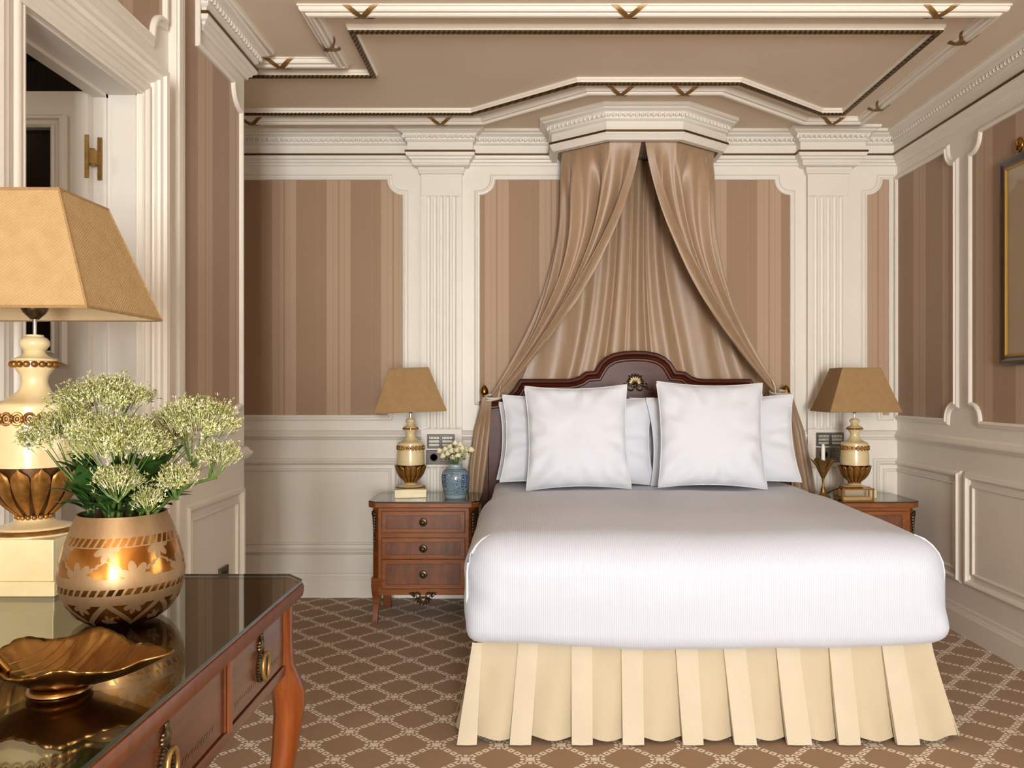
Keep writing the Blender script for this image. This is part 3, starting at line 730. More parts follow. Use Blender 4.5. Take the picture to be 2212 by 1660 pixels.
for sg in (-1, 1):                                            # side pleats
    pp = None
    for k in range(3):
        y0 = 3.12+.27*k-4.0
        if pp is None:
            def fn(u, v):
                p = skirt_pt(.97 if sg < 0 else 2.03, v, .012+.006*v); return Vector((p.x, lerp(y0, y0+.075, u), p.z))
            pp = MB().grid(fn, 3, 8).build('pleat', SKIRTP, sk, smooth=50, recalc=False)
        else: share(pp, sk, (0, .27*k, 0))

# duvet
def rounded(hx, hy, hz, r, cuts=44, rb=.060):
    bm = bmesh.new(); bmesh.ops.create_cube(bm, size=2); bmesh.ops.subdivide_edges(bm, edges=bm.edges, cuts=cuts, use_grid_fill=True)
    for v in bm.verts:
        q = Vector((v.co.x*hx, v.co.y*hy, v.co.z*hz)); rt = lerp(r, .055, sm((v.co.y-.15)/.35)); R_ = rt if v.co.z > 0 else lerp(rt, rb, sm(-v.co.z/.75))
        i = Vector((max(-(hx-R_), min(hx-R_, q.x)), max(-(hy-R_), min(hy-R_, q.y)), max(-(hz-R_), min(hz-R_, q.z))))
        d = q-i
        if d.length > 1e-9: d = d.normalized()*R_
        v.co = i+d
    return bm
bm = rounded(.905, .982, .20, .135, 56)
bm.normal_update()
for v in bm.verts:
    x, y, z = v.co; u = x/.905; t = y
    if z > 0:
        v.co.z += .040*(1-min(1, abs(u))**3)*sm((1.0-abs(t))/.5)*sm(z/.2)*(1-sm((t-.05)/.4))
        v.co.z += -.008*sm((t-.1)/.6)
    f = sm((-t-.75)/.2)
    v.co.x *= 1-.046*sm((t-.1)/.35)
    v.co.y += -.018*f*math.cos(u*PI/2)*math.cos(z/.2*1.2)           # belly of the foot end
    g_ = sm((-z-.02)/.16); v.co.z += (.004-.020*math.cos(u*PI/2))*f*g_; v.co.x *= 1-.012*g_; v.co.y *= 1-.008*f*g_
    n_ = noise.noise(Vector((x*2.3, y*2.1, z*3)))*.010+noise.noise(Vector((x*7, y*4, z*9)))*.003
    cr = sm((abs(u)-.8)/.2)*f
    n_ += cr*.0025*math.sin(z*45+x*30)
    v.co += v.normal*n_ if v.normal.length > 0 else Vector()
bmesh.ops.delete(bm, geom=[q for q in bm.faces if q.calc_center_median().z < -.165 and abs(q.calc_center_median().x) < .862 and abs(q.calc_center_median().y) < .934], context='FACES')
me = bpy.data.meshes.new('duvet'); bm.to_mesh(me); bm.free(); me.materials.append(DUVET)
me.polygons.foreach_set('use_smooth', [True]*len(me.polygons))
dv = bpy.data.objects.new('duvet_cover', me); C.objects.link(dv); dv.location = (BX+.002, 3.955, .552)
duv = thing('duvet', 'white striped sateen duvet tucked over the bed', 'duvet', (BX, 3.940, .35)); dv.parent = duv; dv.location = (.002, 0, .202)
for sg in (-1, 1):                                            # welted corner seam
    pth = []; ca, sa = math.cos(math.radians(32)), math.sin(math.radians(32))
    for el in (75, 60, 45, 30, 15, 0, -1, -12):
        e = math.radians(el); r_ = .1335; zc = .065 if el >= 0 else -.065
        pth.append(Vector((sg*(.770+r_*math.cos(e)*ca), -.847-r_*math.cos(e)*sa, .202+zc+r_*math.sin(e))))
    MB().tube(pth, [.002]+[.0045]*6+[.003], 8).build('corner_welt', PILLOW, duv, smooth=60)
# pillows
def pillow_mesh(name, W, Hh, T, seed, pinch=.075):
    def side(sg):
        def fn(u, v):
            a = u*2-1; c = v*2-1
            x = a*W/2*(1-pinch*(1-c*c)*abs(a)**2); z = c*Hh/2*(1-pinch*(1-a*a)*abs(c)**2)
            th = T/2*(max(0, 1-abs(a)**2.6)**.55)*(max(0, 1-abs(c)**2.6)**.55)
            e = max(abs(a), abs(c)); wr = noise.noise(Vector((a*2.2+seed, c*2.2, sg*3)))*.016+noise.noise(Vector((a*5+seed, c*5, sg)))*.005*sm((1-e)/.3)
            crease = .008*math.sin(14*math.atan2(c, a)+seed)*sm((e-.45)/.35)*sm((1-e)/.12)
            return Vector((x, sg*(th+.003)+wr*sm((1-e)/.25)+crease*sg, z))
        return fn
    b = MB(); b.grid(side(-1), 36, 36); b.grid(side(1), 36, 36)
    rim = []
    n = 36
    for i in range(n): rim.append(side(-1)(i/n, 0))
    for i in range(n): rim.append(side(-1)(1, i/n))
    for i in range(n): rim.append(side(-1)(1-i/n, 1))
    for i in range(n): rim.append(side(-1)(0, 1-i/n))
    b.tube([p+Vector((0, .003, 0)) for p in rim], .0045, 6, closed=True)
    return b
from mathutils.bvhtree import BVHTree
bpy.context.view_layer.update()
DUV = BVHTree.FromPolygons([dv.matrix_world @ q.co for q in dv.data.vertices], [tuple(q.vertices) for q in dv.data.polygons])
def settle(o):                                                  # lift or lower until the lowest point just rests on the duvet
    M = Matrix.LocRotScale(o.location, o.rotation_euler, None); gap = 1
    for q in o.data.vertices:
        p = M @ q.co; hit = DUV.ray_cast(Vector((p.x, p.y, 2)), Vector((0, 0, -1)))
        if hit[0]: gap = min(gap, p.z-hit[0].z)
    o.location.z -= gap-.001
PG = 'white pillows against the headboard'
def pillow(label, x, y, z, W, Hh, T, lean, yaw, roll, seed):
    o = pillow_mesh('pillow', W, Hh, T, seed).build('pillow', PILLOW, smooth=80, recalc=False)
    o.location = (x, y, z); o.rotation_euler = (math.radians(-lean), math.radians(roll), math.radians(yaw)); tag(o, label, 'pillow', PG); settle(o)
pillow('large square white pillow in front, on the blue jar side of the bed', X(1247, 4.44), 4.440, .745+.283, .565, .575, .15, 13, 0, -1, 1)
pillow('large square white pillow in front, on the candlestick side of the bed', X(1536, 4.44), 4.440, .748+.290, .585, .585, .15, 13, 0, 1.0, 5)
pillow('white pillow just behind the front one on the blue jar side', X(1247, 4.66), 4.635, .745+.25, .87, .50, .12, 13, 0, 1.2, 9)
pillow('white pillow just behind the front one on the candlestick side', X(1556, 4.66), 4.600, .745+.25, .84, .50, .12, 13, 0, -1.5, 13)
pillow('white pillow resting directly on the headboard on the blue jar side', X(1222, 4.80), 4.800, .745+.22, .80, .46, .10, 13, 0, 1.0, 17)
pillow('white pillow resting directly on the headboard on the candlestick side', X(1508, 4.80), 4.775, .745+.265, .79, .50, .10, 13, 0, -1.5, 21)

# ---------------------------------------------------------------- bedside tables
NSZ = .677
def make_nightstand(label, loc):
    t = thing('bedside_table', label, 'bedside table', loc, 0, 'mahogany bedside tables')
    W2, D = .300, .375                                          # origin: middle of the front, on the floor
    def oct_(hw, y0, y1, cx_): return [(-hw+cx_, y0), (hw-cx_, y0), (hw, y0+cx_*.9), (hw, y1), (-hw, y1), (-hw, y0+cx_*.9)]
    b = MB().prism([Vector((x, y, NSZ-.040)) for x, y in oct_(.307, -.020, D, .040)], (0, 0, .030))
    b.build('top', WOODX, t, smooth=0, bevel=.006)
    g = MB().prism([Vector((x, y, NSZ-.0095)) for x, y in oct_(.306, -.019, D-.002, .040)], (0, 0, .006))
    g.m = [0, 0]+[1]*6
    g.build('glass_plate', [GLASSTOP, GLASSE], t, smooth=0)
    b = MB().prism([Vector((x, y, .165)) for x, y in oct_(.284, .004, D-.01, .034)], (0, 0, NSZ-.04-.165))
    body = b.build('body', WOOD, t, smooth=0)
    b = MB().box(-.248, .248, -.004, .01, .621, NSZ-.04).box(-.248, .248, -.004, .01, .474, .498).box(-.248, .248, -.004, .01, .156, .189)
    for sg in (-1, 1): b.box(min(sg*.248, sg*.232), max(sg*.248, sg*.232), -.0045, .01, .156, NSZ-.04)
    b.build('rails', WOODX, body, smooth=0)
    for z0, z1 in ((.500, .619), (.357, .472), (.192, .352)):
        d = MB().box(-.230, .230, -.012, .01, z0, z1).build('drawer', WOODX, t, smooth=0, bevel=.003)
        MB().box(-.206, .206, -.0135, -.011, z0+.022, z1-.022).build('veneer', SMOKYV, d, smooth=0)
        b = MB(); n = 26
        for zz in (z0+.024, z1-.024):
            for i in range(n): xx = -.203+.406*(i+.25)/n; b.box(xx, xx+.008, -.0148, -.013, zz-.003, zz+.003)
        for xx in (-.203, .203):
            m_ = int((z1-z0-.05)/.0155)
            for i in range(m_): zz = z0+.028+.0155*i; b.box(xx-.003, xx+.003, -.0148, -.013, zz, zz+.008)
        b.build('inlay', INLAY, d, smooth=0)
        zc = (z0+z1)/2; M = Matrix.Translation((0, -.013, zc)) @ Matrix.Rotation(PI/2, 4, 'X')
        k = MB().lathe([(.001, 0), (.022, 0), (.023, .003), (.018, .006), (.010, .007), (.008, .014), (.013, .018), (.014, .024), (.009, .029), (.001, .031)], 18, mat=M)
        for i in range(12):
            a = 2*PI*i/12; k.ell((.020*math.cos(a), -.016, zc+.020*math.sin(a)), (.004, .003, .004), 6, 4)
        k.build('knob', BRONZE, d, smooth=60)
    # canted corners with bronze mounts
    for sg in (-1, 1):
        M = Matrix.Translation((sg*.264, .016, 0)) @ Matrix.Rotation(sg*math.radians(42), 4, 'Z')
        b = MB()
        for k in range(8):
            zz = .60-.016*k; b.ell(M @ Vector((0, -.012, zz)), (.014-.0012*k, .009, .012), 8, 5)
        b.tube([M @ Vector((.012*math.cos(i*.6), -.018, .605+.016*math.sin(i*.6))) for i in range(11)], .004, 6)
        for k in range(3): b.ell(M @ Vector((0, -.010, .47-.022*k)), (.006, .006, .010), 6, 4)
        b.build('corner_mount', BRONZE, t, smooth=60)
    # shaped legs
    for sg in (-1, 1):
        b = MB(); secs = [(.250, 0, .026), (.20, .002, .027), (.165, .006, .026), (.13, .004, .020), (.08, -.004, .015), (.04, -.010, .013), (.015, -.014, .015), (0, -.018, .017)]
        vs_ = []; fs = []
        for z, o_, h in secs:
            cx_ = sg*(.262-o_*.4); cy_ = .020+o_*1.0
            vs_ += [(cx_-h, cy_-h, z), (cx_+h, cy_-h, z), (cx_+h, cy_+h, z), (cx_-h, cy_+h, z)]
        for j in range(len(secs)-1):
            for i in range(4): fs.append((j*4+i, j*4+(i+1) % 4, (j+1)*4+(i+1) % 4, (j+1)*4+i))
        n = len(secs)*4; fs += [(3,2,1,0), (n-4, n-3, n-2, n-1)]
        b.add(vs_, fs).build('leg', WOOD, t, smooth=40)
        MB().box(sg*.255-.024, sg*.255+.024, D-.06, D-.012, 0, .18).build('leg', WOOD, t, smooth=0, bevel=.004)
    # apron mount
    b = MB(); c0 = Vector((0, -.012, .150))
    for k in range(7):
        a = math.radians(-160+140*k/6); M = Matrix.Rotation(-(a-PI/2), 4, 'Y'); b.ell(c0+Vector((math.cos(a)*.026, 0, math.sin(a)*.026)), (.007, .008, .026), 6, 5, mat=M)
    for sg in (-1, 1):
        for cx_, cz_, rr in ((.030, .006, .020), (.054, .010, .014), (.020, -.020, .014)):
            b.tube([c0+Vector((sg*(cx_+rr*(1-.06*i)*math.cos(i*.6)), -.006, cz_+rr*(1-.06*i)*math.sin(i*.6))) for i in range(12)], [.005-.00025*i for i in range(12)], 6)
        b.tube([c0+Vector((sg*.045, -.004, .0)), c0+Vector((sg*.064, -.004, .016)), c0+Vector((sg*.078, -.003, .022))], [.008, .006, .002], 6)
    b.build('apron_mount', BRONZE, t, smooth=60)
    return t
ns1 = make_nightstand('mahogany bedside table with three drawers, under the blue and white jar', (-.570, 4.50, 0))
ns2 = copy_tree(ns1); ns2.location = (1.862, 4.50, 0); ns2['label'] = 'mahogany bedside table half hidden by the bed, under the candlestick'

# ---------------------------------------------------------------- lamps
def make_lamp(label, loc, rotz, big, tilt=0):
    t = thing('table_lamp', label, 'lamp', loc, rotz, 'marble urn table lamps')
    if big:
        b = MB().box(-.1, .1, -.1, .1, 0, .030).box(-.095, .095, -.095, .095, .030, .115)
        b.build('plinth', STONEB, t, smooth=0, bevel=.0015); zb = .115
    else:
        MB().box(-.09, .09, -.09, .09, 0, .047).build('plinth', STONEB, t, smooth=0, bevel=.0025); zb = .047
    k = .000997 if big else .00095
    def zf(y):                                                    # height above the lamp's foot of a row of the photograph
        q = .425-(y-838)*.000997 if y <= 1108 else lerp(.1558, .115, (y-1108)/64)
        return q if big else zb+(q-.115)*.953
    def prof(lst): return [(r*k, zf(y)) for r, y in lst]
    MB().lathe(prof([(92, 1172), (92, 1168), (88, 1166)]), 40).build('foot_disc', STONE, t, smooth=40)
    MB().lathe(prof([(80, 1166), (89, 1165), (91, 1161), (89, 1157), (80, 1155)]), 64, mod=lambda a, z: 1+.014*math.sin(a*26+z*300)).build('rope_ring', GILT, t, smooth=60)
    MB().lathe(prof([(76, 1160), (74, 1152), (66, 1148), (48, 1140), (38, 1132), (33, 1126), (31, 1118), (30, 1108)]), 40).build('foot', STONE, t, smooth=60)
    def ringb(y, R, r, n, name, mt):
        b = MB()
        for i in range(n):
            a = 2*PI*i/n; b.ell((R*k*math.cos(a), R*k*math.sin(a), zf(y)), (r*k,)*3, 8, 6)
        b.build(name, mt, t, smooth=60, recalc=False)
    ringb(1118, 33, 5.5, 18, 'lower_beads', GILT)
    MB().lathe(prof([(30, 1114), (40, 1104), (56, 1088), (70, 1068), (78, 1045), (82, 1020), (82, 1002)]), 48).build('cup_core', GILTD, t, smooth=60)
    # acanthus leaves round the cup
    lv = None
    for i in range(14):
        a = 2*PI*i/14
        if lv is None:
            def fn(u, v):
                zz = lerp(1110, 1004, v); R = interp([(0, 34), (.06, 40), (.2, 57), (.4, 73), (.6, 82), (.8, 87), (1, 90)], v)
                wdt = interp([(0, .10), (.3, .18), (.7, .222), (.9, .19), (1, .03)], v); th = (u-.5)*2*wdt
                rr = R-1+5.0*math.cos((u-.5)*PI)+1.3*abs(math.sin(u*PI*3))+3.0*v**4
                zz -= 5*(abs(u-.5)*2)*-(v**3)*1.5
                return Vector((rr*k*math.cos(th), rr*k*math.sin(th), zf(zz)))
            lv = MB().grid(fn, 10, 14).build('acanthus_leaf', GILT, t, smooth=60, recalc=False)
        else: share(lv, t, rot=(0, 0, a))
    MB().lathe(prof([(82, 1006), (83, 980), (82, 950), (80, 925), (79, 912), (79, 893), (78, 884), (79, 878), (77, 873), (70, 869), (58, 864), (45, 857), (33, 846), (27, 834), (25, 824), (27, 812), (34, 802), (37, 797), (37, 794), (40, 793), (40, 782), (43, 780), (42, 776), (36, 774), (27, 770), (21, 763), (19, 758), (24, 754), (29, 746), (29, 738), (24, 731), (18, 728), (17, 724), (2, 723)]), 48).build('urn', STONE, t, smooth=40)
    # guilloche ring of overlapping discs
    dk = None; n = 22
    for i in range(n):
        a = 2*PI*i/n
        if dk is None:
            M = Matrix.Translation((80.5*k, 0, zf(903))) @ Matrix.Rotation(math.radians(16), 4, 'Z')
            b = MB()
            b.tube([M @ Vector((0, 9.5*k*math.cos(q), 11.5*k*math.sin(q))) for q in [2*PI*j/16 for j in range(16)]], 3.4*k, 6, closed=True)
            b.ell(M @ Vector((0, 0, 0)), (2.5*k, 4.5*k, 5.5*k), 8, 5)
            dk = b.build('guilloche_link', GILT, t, smooth=60)
        else: share(dk, t, rot=(0, 0, a))
    ringb(788, 42, 7.2, 18, 'collar_beads', GILT)
    z0 = zf(723)
    zs = .584 if big else .491                                     # shade's lower edge above the lamp's foot
    MB().tube([(0, 0, z0-.005), (0, 0, zs+.02)], .0042, 10).build('stem', METAL, t, smooth=60)
    MB().lathe([(.008, zs-.012), (.012, zs-.008), (.022, zs+.002), (.026, zs+.010), (.026, zs+.022), (.014, zs+.026), (.014, zs+.07)], 24).build('lamp_holder', BRONZE, t, smooth=40)
    # shade: a rectangular truncated pyramid of four panels
    wb, db, wt, dt, hs = .2, .163, .108, .098, .246
    bot = [(-wb, -db), (wb, -db), (wb, db), (-wb, db)]; tp_ = [(-wt, -dt), (wt, -dt), (wt, dt), (-wt, dt)]
    sh = bpy.data.objects.new('lamp_shade', None); C.objects.link(sh); sh.parent = t; sh.location = (0, 0, zs); sh.rotation_euler = (0, math.radians(tilt), 0)
    sm_ = SHADEB if big else SHADE
    b = MB()
    for i in range(4):
        j = (i+1) % 4
        def fn(u, v):
            p = Vector((*bot[i], 0)).lerp(Vector((*bot[j], 0)), u); q = Vector((*tp_[i], hs)).lerp(Vector((*tp_[j], hs)), u); return p.lerp(q, v)
        b.grid(fn, 4, 4)
    o = b.build('shade_panels', [sm_, SHADEIN], sh, smooth=0)
    so = o.modifiers.new('thick', 'SOLIDIFY'); so.thickness = .0025; so.offset = -1; so.material_offset = 1; so.use_rim = True
    b = MB()
    for ring, zz in ((bot, 0), (tp_, hs)): b.tube([(x, y, zz) for x, y in ring], .0034, 6, closed=True)
    for i in range(4): b.tube([(*bot[i], 0), (*tp_[i], hs)], .0022, 6)
    b.build('shade_trim', SHADE, sh, smooth=40)
    b = MB()
    for q in (0, PI/2): b.tube([(dt*1.3*math.cos(q)*.85, dt*math.sin(q), hs-.02), (-dt*1.3*math.cos(q)*.85, -dt*math.sin(q), hs-.02)], .002, 6)
    b.build('shade_spider', BRASSD, sh, smooth=40)
    return t
TZ = .875                                                       # glass surface of the writing table
NT = NSZ-.0035
make_lamp('tall marble urn lamp with burlap shade on the writing table', (-1.060, 1.757, TZ), 0, True)
make_lamp('marble urn lamp with parchment shade beside the blue and white jar', (X(887, 4.72), 4.72, NT), math.radians(8), False, -2)
make_lamp('marble urn lamp with parchment shade behind the candlestick', (X(1846, 4.71), 4.71, NT), 0, False)

# ---------------------------------------------------------------- writing table
tb = thing('writing_table', 'mahogany writing table with glass top and drawers in the foreground', 'table', (0, 0, 0))
xf, xk, yn, yfr = -.495, -1.262, .50, 1.863
cc = .045
def table_oct(i): return [(xk+i, yn+i), (xf-cc, yn+i), (xf-i, yn+cc), (xf-i, yfr-.055), (xf-cc, yfr-i), (xk+i, yfr-i)]
MB().prism([Vector((x, y, TZ-.036)) for x, y in table_oct(.004)], (0, 0, .030)).build('tabletop', [WOODTOP], tb, smooth=0, bevel=.005)
b = MB().sweep([Vector((x, y, TZ-.036)) for x, y in table_oct(.004)], [(-.002, 0), (-.004, .008), (-.005, .020), (-.003, .027), (.012, .0285), (.012, 0)], (0,0,1), closed=True)
b.build('edge_moulding', WOODLEG, tb, smooth=40)
g = MB().prism([Vector((x, y, TZ-.0055)) for x, y in table_oct(.003)], (0, 0, .0055)); g.m = [0, 0]+[1]*6
g.build('glass_plate', [GLASSTOP, GLASSE], tb, smooth=0)
AZ0, AZ1 = .672, TZ-.036
xa = xf-.032
MB().box(xk+.03, xa-.012, yn+.05, yfr-.05, AZ0, AZ1).build('apron', WOODY, tb, smooth=0)
b = MB().box(xa-.014, xa, yn+.05, yfr-.05, AZ0, AZ0+.022).box(xa-.014, xa, yn+.05, yfr-.05, AZ1-.016, AZ1)
DIV = [(1.456, 1.790), (.962, 1.428), (.58, .934)]
for ya, yb_ in ((1.428, 1.456), (.934, .962), (1.790, yfr-.05), (yn+.05, .58)): b.box(xa-.014, xa, ya, yb_, AZ0+.022, AZ1-.016)
b.build('front_rails', WOODY, tb, smooth=0, bevel=.002)
for ya in (1.442, .948): MB().box(xa, xa+.004, ya-.010, ya+.010, AZ0+.020, AZ1-.004).build('divider_bead', WOODLEG, tb, smooth=0, bevel=.0015)
for ya, yb_ in DIV:
    d = MB().box(xa-.014, xa-.004, ya+.002, yb_-.002, AZ0+.024, AZ1-.018).build('drawer', WOODY, tb, smooth=0, bevel=.0015)
    b = MB(); zz = AZ0+.044; n = int((yb_-ya-.06)/.012)
    for i in range(n):
        y = ya+.03+.012*i
        b.add([(xa-.0035, y, zz), (xa-.0035, y+.007, zz+.004), (xa-.0035, y+.009, zz+.012), (xa-.0035, y+.002, zz+.008)], [(0,1,2,3)])
    b.build('inlay', INLAY, d, smooth=0, recalc=False)
    yc = (ya+yb_)/2; zc = (AZ0+AZ1)/2+.004; b = MB()
    def oval(ry, rz, off, r, seg=6, n=24): b.tube([(xa-.004+off, yc+ry*math.cos(2*PI*i/n), zc-.014+rz*math.sin(2*PI*i/n)) for i in range(n)], r, seg, closed=True)
    b.ell((xa-.003, yc, zc-.014), (.004, .019, .027), 16, 8)
    for i in range(28):
        a = 2*PI*i/28; b.ell((xa-.001, yc+.020*math.cos(a), zc-.014+.029*math.sin(a)), (.003, .003, .003), 5, 4)
    for i in range(7):
        a = math.radians(200-220*i/6); b.ell((xa-.001, yc+.011*math.cos(a), zc+.026+.010*math.sin(a)), (.004, .006, .006), 6, 4)
    b.ell((xa, yc, zc+.028), (.006, .010, .016), 8, 6); b.ell((xa, yc, zc+.046), (.004, .006, .008), 8, 6)
    b.build('handle_plate', BRONZE, d, smooth=60, recalc=False)
    b = MB(); oval(.017, .026, .012, .0042, 8); b.build('handle_ring', BRASSD, d, smooth=60)
def cabriole(x, y, sx, sy):
    secs = [(AZ1, 0, .030), (.74, 0, .030), (.69, .002, .030), (.655, .010, .034), (.62, .018, .035), (.58, .019, .032), (.50, .012, .027), (.38, -.002, .023), (.24, -.016, .020), (.12, -.022, .018), (.05, -.018, .018), (.015, -.008, .022), (0, -.004, .024)]
    b = MB(); vs_ = []; fs = []; n = 8
    for z, o_, h in secs:
        cx_ = x+sx*o_; cy_ = y+sy*o_
        for i in range(n):
            a = PI/4*(i+.5); q = (abs(math.cos(a))**4+abs(math.sin(a))**4)**-.25
            vs_.append((cx_+h*q*math.cos(a)*.98, cy_+h*q*math.sin(a)*.98, z))
    for j in range(len(secs)-1):
        for i in range(n): fs.append((j*n+i, j*n+(i+1) % n, (j+1)*n+(i+1) % n, (j+1)*n+i))
    m_ = len(vs_); fs += [tuple(range(n-1, -1, -1)), tuple(range(m_-n, m_))]
    b.add(vs_, fs).build('leg', WOODLEG, tb, smooth=50)
for sx, x in ((1, xa-.022), (-1, xk+.06)):
    for sy, y in ((1, yfr-.062), (-1, yn+.062)): cabriole(x, y, sx, sy)

# ---------------------------------------------------------------- gold vase with flowers
VX, VY = X(265, 1.505), 1.505
gv = thing('gold_vase', 'etched gold globe vase on the writing table', 'vase', (VX, VY, TZ))
vp = [(.001, .004), (.050, .002), (.066, .004), (.082, .016), (.096, .036), (.105, .062), (.1075, .086), (.104, .112), (.096, .142), (.086, .170), (.0765, .193), (.0755, .196)]
MB().lathe(vp, 64, caps=(1, 0)).build('vessel', GOLDV, gv, smooth=80)
MB().lathe([(.0755, .196), (.0735, .196), (.074, .188), (.082, .17), (.09, .14)], 64, caps=(0, 0)).build('rim', GOLDV, gv, smooth=80)
# each flower stem: head centre in pixels, distance, head width and height in pixels
def floret_head(c, rx, ry, rz, n, seed):
    rnd = random.Random(seed); b = MB(); subs = []
    for i in range(max(6, n//42)):
        a = rnd.random()*2*PI; q = math.sqrt(rnd.random())*.93; subs.append((a, q, rnd.uniform(.82, 1.12)))
    for i in range(n):
        a, q, hs_ = rnd.choice(subs); hgt = math.sqrt(max(0, 1-q*q)); w_ = Vector((rnd.gauss(0, 1), rnd.gauss(0, 1), rnd.gauss(0, .8)))*.0085
        p = Vector((c.x+rx*q*math.cos(a)*hs_, c.y+ry*q*math.sin(a)*hs_, c.z+rz*hgt*hs_*.95-rz*.12*rnd.random()))+w_
        p += Vector((rnd.gauss(0, .0025), rnd.gauss(0, .0025), rnd.gauss(0, .0025)))
        nrm = Vector((q*math.cos(a), q*math.sin(a), .35+hgt)).normalized(); t1 = nrm.orthogonal().normalized(); t2 = nrm.cross(t1)
        for j in range(5):
            th = 2*PI*j/5+rnd.random(); L = rnd.uniform(.0036, .0072)
            d = (nrm*rnd.uniform(.5, 1.2)+t1*math.cos(th)+t2*math.sin(th)).normalized()
            sd = d.cross(nrm).normalized()*.00085
            b.add([p-sd, p+sd, p+d*L+sd*.7, p+d*L-sd*.7], [(0,1,2,3)])
        # short stalk below the tuft
        sd = t1*.0004; dn = (c-Vector((0, 0, rz*.9))-p).normalized()
        if i % 3 == 0: b.add([p-sd, p+sd, p+sd+dn*.014, p-sd+dn*.014], [(0,1,2,3)])
    return b
def leaf_pts(L, W, fold=.25, curl=.4, n=6):
    def fn(u, v):
        wdt = W*math.sin(PI*min(1, v*.96+.02))**.8*(1-.25*v); x = (u-.5)*2*wdt
        wdt2 = 1+.06*math.sin(v*34)
        return Vector((x*wdt2, L*v, abs(u-.5)*2*wdt*fold-curl*L*v*v))
    return fn
FL = [  # px, py, depth shift, half width px, half height px, florets
    ('white flower head arching highest over the gold vase', 228, 868, .045, 106, 52, 620),
    ('broad white flower head leaning furthest towards the tall lamp', 160, 945, -.03, 106, 62, 620),
    ('dense white flower head in the middle of the gold vase bunch', 265, 965, -.115, 96, 60, 560),
    ('white flower head reaching furthest towards the bed', 425, 918, -.02, 86, 52, 520),
    ('white flower head low in the middle right of the gold vase bunch', 350, 950, .085, 66, 46, 360),
    ('small white flower head drooping at the right of the gold vase bunch', 468, 985, -.03, 34, 28, 140),
    ('small green white flower head near the leaves at the right rim', 385, 1038, -.06, 36, 24, 120),
    ('small flower head hanging in front over the middle of the leaves', 255, 1040, -.125, 46, 26, 150),
    ('tiny flower head peeping just over the vase rim', 320, 1080, -.085, 26, 18, 70)]
LV = None
for i, (lab, fx, fy, dd, hw, hh, n) in enumerate(FL):
    d = VY+dd; k = d/F; c = px(fx, fy+hh*.55, d)
    base = Vector((VX+(.026*math.cos(i*2.4)), VY+.026*math.sin(i*2.4), TZ+.05)); root = thing('flower_stem', lab, 'flower', base, 0, 'flowers in the gold vase')
    cl = c-base; rx, rz = hw*k, hh*k*1.5
    hd = floret_head(cl, rx, rx*.58, rz, int(n*4.2), i).build('flower_head', FLORET, root, smooth=0, recalc=False); hd['kind'] = 'stuff'
    low = cl+Vector((0, 0, -rz*.75)); mid = Vector((low.x*.06, low.y*.06, .185)); b = MB()
    b.tube([bez(Vector((0, 0, 0)), mid, low, q/8) for q in range(9)], [.0042-.0002*q for q in range(9)], 7)
    rnd = random.Random(i+50)
    for j in range(11):
        a = rnd.random()*2*PI; q = rnd.uniform(.3, .95); e = cl+Vector((rx*q*math.cos(a), rx*.58*q*math.sin(a), rz*.35*math.sqrt(1-q*q)))
        s0 = low.lerp(mid, rnd.uniform(0, .12)); b.tube([s0, (s0+e)/2+Vector((0, 0, -.004)), e], [.0016, .0012, .0007], 5)
    b.build('stem', STEMG, root, smooth=60)
    for j in range(5 if hw > 50 else 3):
        a = rnd.random()*2*PI; q = rnd.uniform(.38, .78); p = bez(Vector((0, 0, 0)), mid, low, q)
        if p.z+base.z < TZ+.20: p.z = TZ+.205-base.z
        if LV is None: LV = lo = MB().grid(leaf_pts(.052, .0135), 4, 10).build('leaf', LEAFG, root, smooth=60, recalc=False)
        else: lo = share(LV, root)
        lo.location = p; s_ = rnd.uniform(.8, 1.25); lo.scale = (s_, s_, s_); lo.rotation_euler = (rnd.uniform(.45, 1.25), rnd.uniform(-.3, .3), a)
# bare leafy shoots filling the neck
sh_x = sorted(range(7), key=lambda i: math.cos(2*PI*i/7+.3)); ORD7 = ['leftmost', 'second from the left', 'third from the left', 'middle', 'third from the right', 'second from the right', 'rightmost']
for i in range(7):
    a = 2*PI*i/7+.3; base = Vector((VX+.045*math.cos(a), VY+.045*math.sin(a), TZ+.06))
    root = thing('leafy_shoot', 'green leafy shoot in the gold vase, %s of seven' % ORD7[sh_x.index(i)], 'foliage', base, 0, 'leafy shoots in the gold vase')
    e = Vector((.020*math.cos(a), .020*math.sin(a), .215)); MB().tube([(0, 0, 0), e*.5, e], [.003, .0025, .0015], 6).build('stem', STEMG, root, smooth=60)
    rnd = random.Random(i+90)
    for j in range(17):
        q = rnd.uniform(.60, 1.0) if j < 12 else rnd.uniform(.62, .74); lo = share(LV, root, e*q, (rnd.uniform(.55, 1.35), rnd.uniform(-.3, .3), a-PI/2+rnd.uniform(-1.5, 1.5))); s_ = rnd.uniform(.7, 1.35); lo.scale = (s_,)*3
o = share(LV, None); bpy.data.objects.remove(o)

